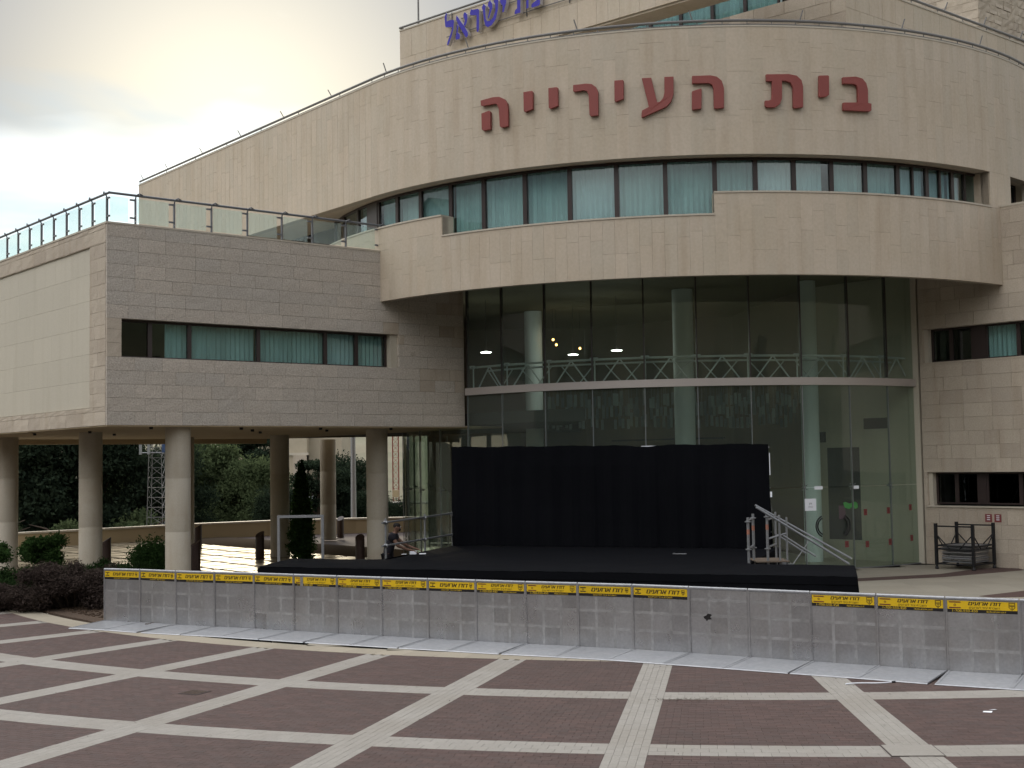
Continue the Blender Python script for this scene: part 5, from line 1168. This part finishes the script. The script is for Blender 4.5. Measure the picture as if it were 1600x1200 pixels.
# ---------------------------------------------------------------- bollards, low wall, planting
bolp = None
for k, (x, y, lab) in enumerate(((-13.25, 55.2, 'far dark bollard just right of the thick front column'), (-14.3, 46.2, 'dark bollard between the left column and the rounded bush'), (-10.5, 43.4, 'dark bollard hidden to its slanted top by the barriers'), (-9.35, 48.4, 'dark bollard just left of the column behind the steel frame'), (-8.05, 61.0, 'farthest dark bollard, beside the slim back column'), (-5.3, 45.2, 'dark bollard just left of the column nearest the stage'))):
    if bolp is None:
        bolp = t = thing('bollard', lab, 'bollard'); m = MB(); n_ = 16; ring0 = []; ring1 = []
        for i in range(n_):
            th = 2*math.pi*i/n_; ring0.append((.16*math.cos(th), .16*math.sin(th), 0)); ring1.append((.16*math.cos(th), .16*math.sin(th), .92+.10*math.cos(th)))
        m.add(ring0+ring1, tuple((i, (i+1) % n_, n_+(i+1) % n_, n_+i) for i in range(n_))+(tuple(range(n_, 2*n_)),)); m.build('shaft', M_bol, t, True)
        m = MB(); m.lathe(0, 0, [(.19, 0), (.19, .03), (.165, .05)], 16); m.build('base_ring', M_bol, t, True)
    else: t = copy_tree(bolp)
    t.location = (x, y, 0.0); tag(t, lab, 'bollard', 'dark bollards under the wing'); t.rotation_euler = (0, 0, .3*k)
wl = thing('low_wall', 'long low beige wall closing the paved terrace behind the columns', 'wall', (-12, 64, 0))
wpts = [Vector((-34, 51.0, 0)), Vector((-22.5, 56.4, 0)), Vector((-18.6, 60.0, 0)), Vector((-15.5, 63.2, 0)), Vector((-12.3, 65.4, 0)), Vector((-8, 66.6, 0)), Vector((0, 67.2, 0)), Vector((10, 67, 0))]
wm = MB(); cm = MB()
def ribbon(mb, pts, w, z0, z1):
    L_ = []
    for i, p in enumerate(pts):
        d_ = (pts[min(i+1, len(pts)-1)]-pts[max(i-1, 0)]).normalized(); n_ = Vector((-d_.y, d_.x, 0)); L_.append((p-n_*w/2, p+n_*w/2))
    for (a0, a1), (b0, b1) in zip(L_, L_[1:]):
        z = Vector((0, 0, z0)); y = Vector((0, 0, z1)); mb.quad(a0+z, b0+z, b0+y, a0+y); mb.quad(b1+z, a1+z, a1+y, b1+y); mb.quad(a0+y, b0+y, b1+y, a1+y)
ribbon(wm, wpts, .4, -.1, .62); ribbon(cm, wpts, .5, .62, .7); wm.build('body', M_plaster, wl); cm.build('coping', M_cop, wl)

def leaf_mesh(name, clumps, size, mat, seed=0, flat_=0.0, aspect=1.8):
    """clumps: (cx,cy,cz,rx,ry,rz,n): n leaf faces through each clump, denser near its skin"""
    g = np.random.default_rng(seed); P_ = []; 
    for cx, cy, cz, rx, ry, rz, n in clumps:
        d = g.normal(size=(n, 3)); d /= np.linalg.norm(d, axis=1)[:, None]; r = g.random(n)**0.45
        P_.append(d*r[:, None]*np.array([rx, ry, rz])*(1+.18*g.normal(size=(n, 1)))+np.array([cx, cy, cz]))
    P_ = np.concatenate(P_); n = len(P_)
    a = g.normal(size=(n, 3)); a[:, 2] *= (1-flat_); a /= np.linalg.norm(a, axis=1)[:, None]; b = g.normal(size=(n, 3)); b -= (a*b).sum(1)[:, None]*a; b /= np.linalg.norm(b, axis=1)[:, None]
    s = size*(.6+.8*g.random(n))[:, None]; a = a*s*aspect*.5; b = b*s*.5
    v = np.stack([P_-a, P_-b*.9, P_+a, P_+b*.9], 1).reshape(-1, 3).astype(np.float32)
    me = bpy.data.meshes.new(name); me.vertices.add(4*n); me.vertices.foreach_set('co', v.ravel()); me.loops.add(4*n); me.loops.foreach_set('vertex_index', np.arange(4*n, dtype=np.int32))
    me.polygons.add(n); me.polygons.foreach_set('loop_start', np.arange(0, 4*n, 4, dtype=np.int32)); me.materials.append(mat); me.update(calc_edges=True); me.validate(); return me
def child(name, me, parent, loc=(0, 0, 0)):
    o = bpy.data.objects.new(name, me); COL.objects.link(o); o.parent = parent; o.location = loc; return o
def local(mb, name, mat, parent, smooth=True):
    o = bpy.data.objects.new(name, mb.mesh(name, mat, Vector((0, 0, 0)), smooth)); COL.objects.link(o); o.parent = parent; return o
# cypress in front of the columns
t = thing('cypress_tree', 'slim dark green cypress behind the left end of the stage', 'tree', (-7.75, 48.0, 0))
H_ = 3.4; cl = []
g_ = random.Random(8)
for k in range(90):
    f = k/89; z = .15+f*(H_-.2); rr = .50*(1-f)**.62*(1-.25*max(0, .12-f)/.12)+.03; th = k*2.4; cl.append((rr*.55*math.cos(th), rr*.55*math.sin(th), z, rr*.62, rr*.62, .26, 170))
child('crown', leaf_mesh('cypress_crown', cl, .055, M_leaf_c, 1, aspect=2.6), t); m = MB(); m.tube([(0, 0, 0), (0, 0, 3.2)], [.07, .02], 8); local(m, 'trunk', M_bark, t)
# bushes of the planting bed
def bush(name, lab, loc, clumps, size, mat, seed, stems=5, group=None, aspect=2.0):
    t = thing(name, lab, 'shrub', loc, group); child('foliage', leaf_mesh(name+'_leaves', clumps, size, mat, seed, aspect=aspect), t)
    m = MB(); r_ = random.Random(seed)
    for k in range(stems):
        c = clumps[k % len(clumps)]; m.tube([(c[0]*.3+r_.uniform(-.05, .05), c[1]*.3, 0), (c[0]*.8, c[1]*.8, c[2])], [.03, .012], 6)
    local(m, 'stem', M_bark, t); return t
def blob(n, sx, sy, z0, h, r, seed, leaves):
    r_ = random.Random(seed); return [(r_.uniform(-sx, sx), r_.uniform(-sy, sy), z0+r_.random()*h, r*r_.uniform(.7, 1.25), r*r_.uniform(.7, 1.25), r*r_.uniform(.55, .9), leaves) for _ in range(n)]
bush('round_bush', 'rounded dark green bush just behind the barriers before the thick column', (-11.1, 40.6, 0), [(0, 0, .66, .68, .6, .6, 6500), (-.3, .1, .5, .55, .5, .5, 4000), (.36, 0, .5, .5, .5, .48, 4000)], .042, M_leaf_c, 21)
bush('dark_shrub', 'upright dark shrub with loose twigs before the left columns', (-15.2, 42.2, 0), blob(12, .55, .4, .4, .75, .34, 22, 800), .05, M_leaf_c, 22)
bush('dark_shrub', 'dark shrub cut off by the left edge of the photo', (-16.4, 41.2, 0), blob(12, .6, .5, .3, .6, .36, 27, 800), .05, M_leaf_c, 27)
bush('juniper', 'spreading bright green juniper at the left edge of the bed', (-13.2, 36.6, 0), blob(34, 1.5, .9, .12, .45, .32, 23, 800), .036, M_leaf_j, 23, aspect=3)
bush('juniper', 'low spreading juniper behind the dry shrub, below the left column', (-12.0, 38.4, 0), blob(26, 1.1, .7, .15, .35, .30, 24, 800), .036, M_leaf_j, 24, aspect=3)
bush('juniper', 'spreading juniper filling the lower left of the bed', (-13.4, 33.9, 0), blob(26, 1.2, .8, .1, .45, .3, 26, 800), .036, M_leaf_j, 26, aspect=3)
bush('dry_shrub', 'grey brown dry shrub beside the left end of the barriers', (-10.9, 32.6, 0), blob(34, 1.0, .95, .15, .85, .32, 25, 1100), .027, M_leaf_b, 25, 9, aspect=3)
bush('dry_shrub', 'low dry shrub spilling onto the soil before the junipers', (-12.3, 32.4, 0), blob(22, .9, .6, .08, .45, .28, 28, 900), .027, M_leaf_b, 28, 7, aspect=3)
m = MB(); r_ = random.Random(31)
for k in range(700):
    a_ = r_.uniform(-62, -42); q = pp(a_, 20.9-abs(r_.gauss(0, .9))); s_ = r_.uniform(.012, .04); m.box(q.x-s_, q.x+s_, q.y-s_, q.y+s_*.6, .028, .03+s_*.7)
tag(m.build('soil_clods', M_soil), kind='stuff')

# trees beyond the low wall
def crown_mesh(name, seed, h, r, trunk, n, leaf, mat, leaves, squash=.75):
    r_ = random.Random(seed); cl = []
    for _ in range(n):
        th = r_.uniform(0, 6.28); q = r*math.sqrt(r_.random())*.8; z = trunk+(h-trunk)*(.12+.85*r_.random()); k = 1-.55*((z-trunk)/(h-trunk))**2
        s = r*r_.uniform(.2, .38); cl.append((q*k*math.cos(th), q*k*math.sin(th), z, s, s, s*squash, leaves))
    return leaf_mesh(name, cl, leaf, mat, seed, aspect=1.7)
CR = {'dark': crown_mesh('dark_crown', 41, 10, 4.2, 1.2, 60, .125, M_leaf_d, 900), 'green': crown_mesh('green_crown', 42, 9, 4.4, 1.5, 52, .125, M_leaf_g, 850), 'pine': crown_mesh('pine_crown', 43, 10, 3.0, 1.5, 34, .12, M_leaf_d, 760, .45), 'bush': crown_mesh('bush_crown', 44, 3.0, 2.4, .2, 26, .13, M_leaf_g, 360)}
def trunk_mesh(seed, h):
    r_ = random.Random(seed); m = MB(); m.tube([(0, 0, -.5), (.1, .05, h*.35), (-.05, .1, h*.65), (.1, 0, h*.9)], [.26, .2, .13, .04], 8)
    for k in range(5):
        z = h*r_.uniform(.3, .7); th = r_.uniform(0, 6.28); m.tube([(0, 0, z), (1.2*math.cos(th), 1.2*math.sin(th), z+.9), (2.2*math.cos(th), 2.2*math.sin(th), z+1.2)], [.09, .06, .02], 6)
    return m.mesh('trunk', M_bark, Vector((0, 0, 0)), True)
TR = trunk_mesh(3, 10); TB = trunk_mesh(4, 3.0)
def gz(x, y): return terrain(x, y)
TL = [('dark', -32.0, 86, 1.45, 'dense black green pine filling the leftmost gap between columns'), ('dark', -27.5, 88, 1.22, 'dark pine just right of the leftmost gap centre, against the left column'), ('dark', -37, 92, 1.5, 'dark pine at the far left edge of the photo'),
      ('green', -29.5, 104, 1.18, 'light green broad tree high between the left and the thick column'), ('dark', -25.8, 98, 1.0, 'dark tree left of the lattice mast'), ('dark', -31.5, 112, 1.15, 'dark tree behind the light green broad tree'),
      ('green', -26.2, 110, 1.35, 'mid green tree right of the thick column'), ('green', -21.3, 108, 1.05, 'loose green tree left of the column behind the frame'), ('pine', -23.3, 118, 1.5, 'tall pine showing above the loose green tree'),
      ('dark', -15.6, 88, .62, 'small dark tree between the cypress and the slim back column'), ('dark', -12.6, 96, .85, 'dark rounded tree behind the lamp post'), ('pine', -13.6, 92, .95, 'pointed pine just left of the lamp post'), ('dark', -10.0, 92, .62, 'dark tree hidden partly by the column nearest the stage'), ('dark', -8.2, 90, .5, 'low dark tree seen beside the lobby glass'), ('green', -6.0, 92, .5, 'tree seen through the left end of the lobby glass'),
      ('bush', -18.5, 82, 1.0, 'green bush behind the low wall left of the column behind the frame'), ('bush', -19.8, 79, .8, 'green bush behind the low wall right of the thick column'), ('bush', -26.5, 78, 1.0, 'palm like bush behind the low wall left of the thick column'), ('bush', -30.0, 76, .9, 'reddish edge bush behind the low wall by the left column'), ('bush', -23.8, 84, 1.3, 'bush between the mast foot and the thick column')]
for k, (kd, x, y, s, lab) in enumerate(TL):
    t = thing('broad_tree' if kd == 'green' else 'pine_tree' if kd != 'bush' else 'bush', lab, 'tree' if kd != 'bush' else 'bush', (x, y, gz(x, y)), 'trees and bushes beyond the low wall')
    child('crown', CR[kd], t); child('trunk', TB if kd == 'bush' else TR, t); t.scale = (s, s, s*(1.0+.08*math.sin(k*2.1))); t.rotation_euler = (0, 0, k*1.37)
hm = MB(); na_ = 60  # ridge added out of view behind the camera to darken the glass reflections
for j, (rr_, hh_) in enumerate(((62, -1), (74, 11), (88, 24), (104, 31), (150, 26))):
    for i in range(na_+1):
        a_ = -100+200*i/na_; hm.v.append((6+rr_*math.sin(R_(a_)), 14-rr_*math.cos(R_(a_)), hh_*(.95+.04*math.sin(a_*.05+1)+.015*math.sin(a_*.23))))
for j in range(4):
    for i in range(na_): q_ = j*(na_+1)+i; hm.f.append((q_, q_+1, q_+na_+2, q_+na_+1)); hm.m.append(0)
tag(hm.build('unseen_ridge', M_earth, smooth=True), kind='structure')
cl = []; r_ = random.Random(9)
for k in range(420):
    a_ = r_.uniform(-85, 85); q = r_.uniform(66, 84); h_ = 10+2*math.sin(a_*.21)+3*math.sin(a_*.53+1); f = r_.random()
    cl.append((6+q*math.sin(R_(a_)), 14-q*math.cos(R_(a_)), f*h_, 4.2, 4.2, 3.0, 170))
o = bpy.data.objects.new('tree_belt', leaf_mesh('tree_belt', cl, 1.0, M_leaf_d, 91, aspect=1.5)); COL.objects.link(o); tag(o, 'far row of dark trees across the square, seen as a reflection in the lobby glass', None, kind='stuff')
# lattice mast, lamp post, thin pole, crane
def lattice(parent, x, y, z0, z1, w0, w1, n, r, mat, name='lattice'):
    m = MB(); L4 = []
    for i in range(n+1):
        f = i/n; w = w0+(w1-w0)*f; z = z0+(z1-z0)*f; L4.append([Vector((x+sx*w, y+sy*w, z)) for sx, sy in ((-1, -1), (1, -1), (1, 1), (-1, 1))])
    for i in range(n):
        for k in range(4): m.tube([L4[i][k], L4[i+1][k]], r, 5); m.tube([L4[i][k], L4[i+1][(k+1) % 4]], r*.7, 4); m.tube([L4[i+1][k], L4[i+1][(k+1) % 4]], r*.7, 4)
    m.build(name, mat, parent)
t = thing('lattice_mast', 'grey steel lattice mast left of the thick front column', 'mast', (-21.7, 80, gz(-21.7, 80)))
lattice(t, -21.7, 80, gz(-21.7, 80), 5.2, .55, .36, 14, .022, M_pipe, 'frame')
m = MB(); 
for z in (4.3, 5.0): m.tube([(-22.7, 80, z), (-20.7, 80, z)], .035, 6)
for dx in (-.9, -.4, .5, .9): m.box(-21.7+dx-.07, -21.7+dx+.07, 79.6, 79.75, 4.2, 4.8)
m.build('antenna', M_steel, t)
m = MB(); m.box(-21.2, -20.4, 79.3, 80, 4.3, 5.2); m.build('equipment_box', M_solar, t)
t = thing('lamp_post', 'pale grey lamp post behind the low wall, right of the slim column', 'lamp post', (-8.55, 70.2, gz(-8.55, 70.2)))
m = MB(); m.tube([(-8.55, 70.2, -.4), (-8.55, 70.2, 9.0)], [.16, .10], 12); m.build('shaft', M_alu2, t, True); m = MB(); m.tube([(-8.55, 70.2, 9.0), (-8.55, 69.0, 9.3)], .05, 8); m.build('arm', M_alu2, t, True); m = MB(); m.box(-8.7, -8.4, 68.4, 69.1, 9.25, 9.4); m.build('lamp_head', M_steel, t)
t = thing('utility_pole', 'thin dark pole before the far stone building', 'pole', (-20.6, 120, gz(-20.6, 120)))
m = MB(); m.tube([(-20.6, 120, gz(-20.6, 120)), (-20.6, 120, 9.5)], [.12, .08], 8); m.build('shaft', M_bark, t, True); m = MB(); m.tube([(-21.5, 120, 9.0), (-19.7, 120, 9.0)], .06, 6); m.build('crossarm', M_bark, t)
t = thing('tower_crane', 'red lattice crane mast far away beside the lobby glass', 'crane', (-17.0, 190, gz(-17, 190)))
lattice(t, -17.0, 190, gz(-17, 190), 14, .42, .42, 22, .05, M_crane, 'mast'); m = MB(); m.box(-17.44, -16.56, 189.5, 190.5, -1.5, -.5); m.build('base_tower', M_plaster, t)
# far stone building, houses, road, parked cars
fb = thing('apartment_building', 'large pale stone building on the far slope between the columns', 'building', (-31, 172, 0))
m = MB(); m.box(-36.5, -25.9, 165, 180, -6, 16); m.build('wall', M_bldg, fb); m = MB(); m.box(-25.89, -21.8, 167, 180, -6, 13.5); m.build('side_wing', M_bldg, fb)
m = MB()
for k in range(3): m.box(-35.5+k*3.2, -33.9+k*3.2, 164.95, 165.3, 8.0, 9.6)
m.build('window', M_frame, fb); m = MB(); m.box(-27.6, -25.9, 164.6, 166.5, -.9, 4.6); m.build('entrance_block', M_tooled, fb); m = MB(); m.box(-36.7, -25.7, 164.7, 164.95, 4.6, 4.9); m.build('ledge', M_cop, fb)
m = MB(); m.box(-46, -10, 156, 162, -1.6, -1.3); tag(m.build('far_road', M_asph), kind='structure')
m = MB(); m.boxf((-46, 155.4, -4.5), (38, 0, 0), (0, .5, 0), (0, 0, 3.0)); t = m.build('retaining_wall', M_bldg); tag(t, 'pale retaining wall below the far parked cars', 'wall')
carp = None
for k, x in enumerate((-30.4, -27.2, -23.2, -20.0)):
    if carp is None:
        carp = t = thing('parked_car', 'x', 'car'); m = MB()
        m.prism([(-2.1, .35), (2.1, .35), (2.1, .85), (1.2, .95), (.7, 1.45), (-1.2, 1.45), (-1.8, .95), (-2.1, .9)], lambda u, v, d: (u, d, v), .85, -.85); local(m, 'body', M_carp, t, False)
        m = MB(); m.prism([(.95, .98), (.62, 1.38), (-1.12, 1.38), (-1.6, .98)], lambda u, v, d: (u, d, v), -.87, .87); local(m, 'window', M_frame, t, False)
        for sx in (-1.3, 1.3):
            for sy in (-.8, .8): m = MB(); m.tube([(sx, sy-.1, .33), (sx, sy+.1, .33)], .33, 14); local(m, 'wheel', M_blackmetal, t)
    else: t = copy_tree(carp)
    t.location = (x, 158, -1.3); tag(t, ['pale parked car left of the cypress tip on the far road', 'pale parked car directly behind the cypress tip on the far road', 'pale parked car right of the cypress tip on the far road', 'rightmost pale parked car on the far road'][k], 'car', 'cars parked on the far road')
for k, (x, y, w, h, lab) in enumerate(((-26.5, 112, 5, 4.5, 'small grey house with a sloping roof seen low beside the thick column'), (-30.0, 125, 7, 6.5, 'white house half hidden behind the lattice mast'))):
    z = gz(x, y); t = thing('house', lab, 'house', (x, y, z), 'houses in the valley'); m = MB(); m.box(x-w/2, x+w/2, y-3, y+3, z-1, z+h); m.build('wall', M_white if k else M_bldg, t)
    m = MB(); m.prism([(x-w/2-.3, z+h), (x+w/2+.3, z+h), (x, z+h+1.4)], lambda u, v, d: (u, d, v), y+3.3, y-3.3); m.build('roof', M_asph, t)
    for q in range(2): m = MB(); m.box(x-w/2+.8+q*2.2, x-w/2+2+q*2.2, y-3.03, y-2.9, z+h-2.2, z+h-.9); m.build('window', M_frame, t)
t = thing('litter', 'two white scraps of paper on the brown paving at the right', 'litter', (6.3, 17.7, 0))
m = MB(); m.add([(6.2, 17.72, .004), (6.30, 17.66, .006), (6.34, 17.74, .012), (6.24, 17.79, .005)], ((0, 1, 2, 3),)); m.add([(6.33, 17.86, .004), (6.44, 17.84, .01), (6.42, 17.9, .005)], ((0, 1, 2),)); m.build('scrap', M_white, t)
t = thing('manhole_cover', 'small square dark drain cover set in the brown paving', 'cover', (-5.12, 20.12, 0))
m = MB(); m.boxf(pp(-24.9, 26.5, .001), tuple(Vector((math.cos(R_(-25)), math.sin(R_(-25)), 0))*.36), tuple(Vector((-math.sin(R_(-25)), math.cos(R_(-25)), 0))*.36), (0, 0, .006)); m.build('frame', M_base, t)
m = MB()
for k in range(5): m.boxf(pp(-24.9, 26.5, .0072)+Vector((math.cos(R_(-25)), math.sin(R_(-25)), 0))*(.04+k*.06)+Vector((-math.sin(R_(-25)), math.cos(R_(-25)), 0))*.04, tuple(Vector((math.cos(R_(-25)), math.sin(R_(-25)), 0))*.03), tuple(Vector((-math.sin(R_(-25)), math.cos(R_(-25)), 0))*.28), (0, 0, .003))
m.build('grating', M_soil, t)
t = thing('access_cover', 'cream square access cover with a thin metal frame in the paving crossing at the right', 'cover', (4.9, 15.6, 0))
ca = -2.75; ux = Vector((math.cos(R_(ca)), math.sin(R_(ca)), 0)); uy = Vector((-ux.y, ux.x, 0)); q = pp(ca, 28.72, 0.002)
m = MB(); m.boxf(q-ux*.34-uy*.30, ux*.62, uy*.60, Vector((0, 0, .004))); m.build('frame', M_base, t)
m = MB(); m.boxf(q-ux*.325-uy*.285+Vector((0, 0, .004)), ux*.59, uy*.57, Vector((0, 0, .004))); m.build('lid', M_ltile, t)
t = thing('loose_cable', 'short pale cable lying on the brown paving below the bare barriers', 'cable', (5.2, 20.0, 0))
m = MB(); m.tube([(4.95+.09*k, 20.0+.03*math.sin(k*.8)+.012*k, .012) for k in range(9)], .011, 6); m.build('sheath', M_white, t, True)
m = MB(); m.tube([(5.67, 20.1, .012), (5.73, 20.11, .014)], .016, 6); m.build('plug', M_blackmetal, t, True)
# dead leaves and grit on the paving
m = MB(); r_ = random.Random(77)
for k in range(560):
    q = pp(r_.uniform(-46, 12), 22+11*r_.random(), .003) if k < 420 else Vector((2.45+r_.gauss(0, .33), 18.98+r_.gauss(0, .07), .003)); s_ = r_.uniform(.008, .022); a_ = r_.uniform(0, 6.28)
    c_, d_ = math.cos(a_)*s_, math.sin(a_)*s_; m.add([(q.x-c_, q.y-d_, .002), (q.x+d_*.5, q.y-c_*.5, .006), (q.x+c_, q.y+d_, .010), (q.x-d_*.5, q.y+c_*.5, .004)], ((0, 1, 2, 3),))
tag(m.build('dead_leaves', M_bark), kind='stuff')
for o in bpy.data.objects: o.select_set(False)
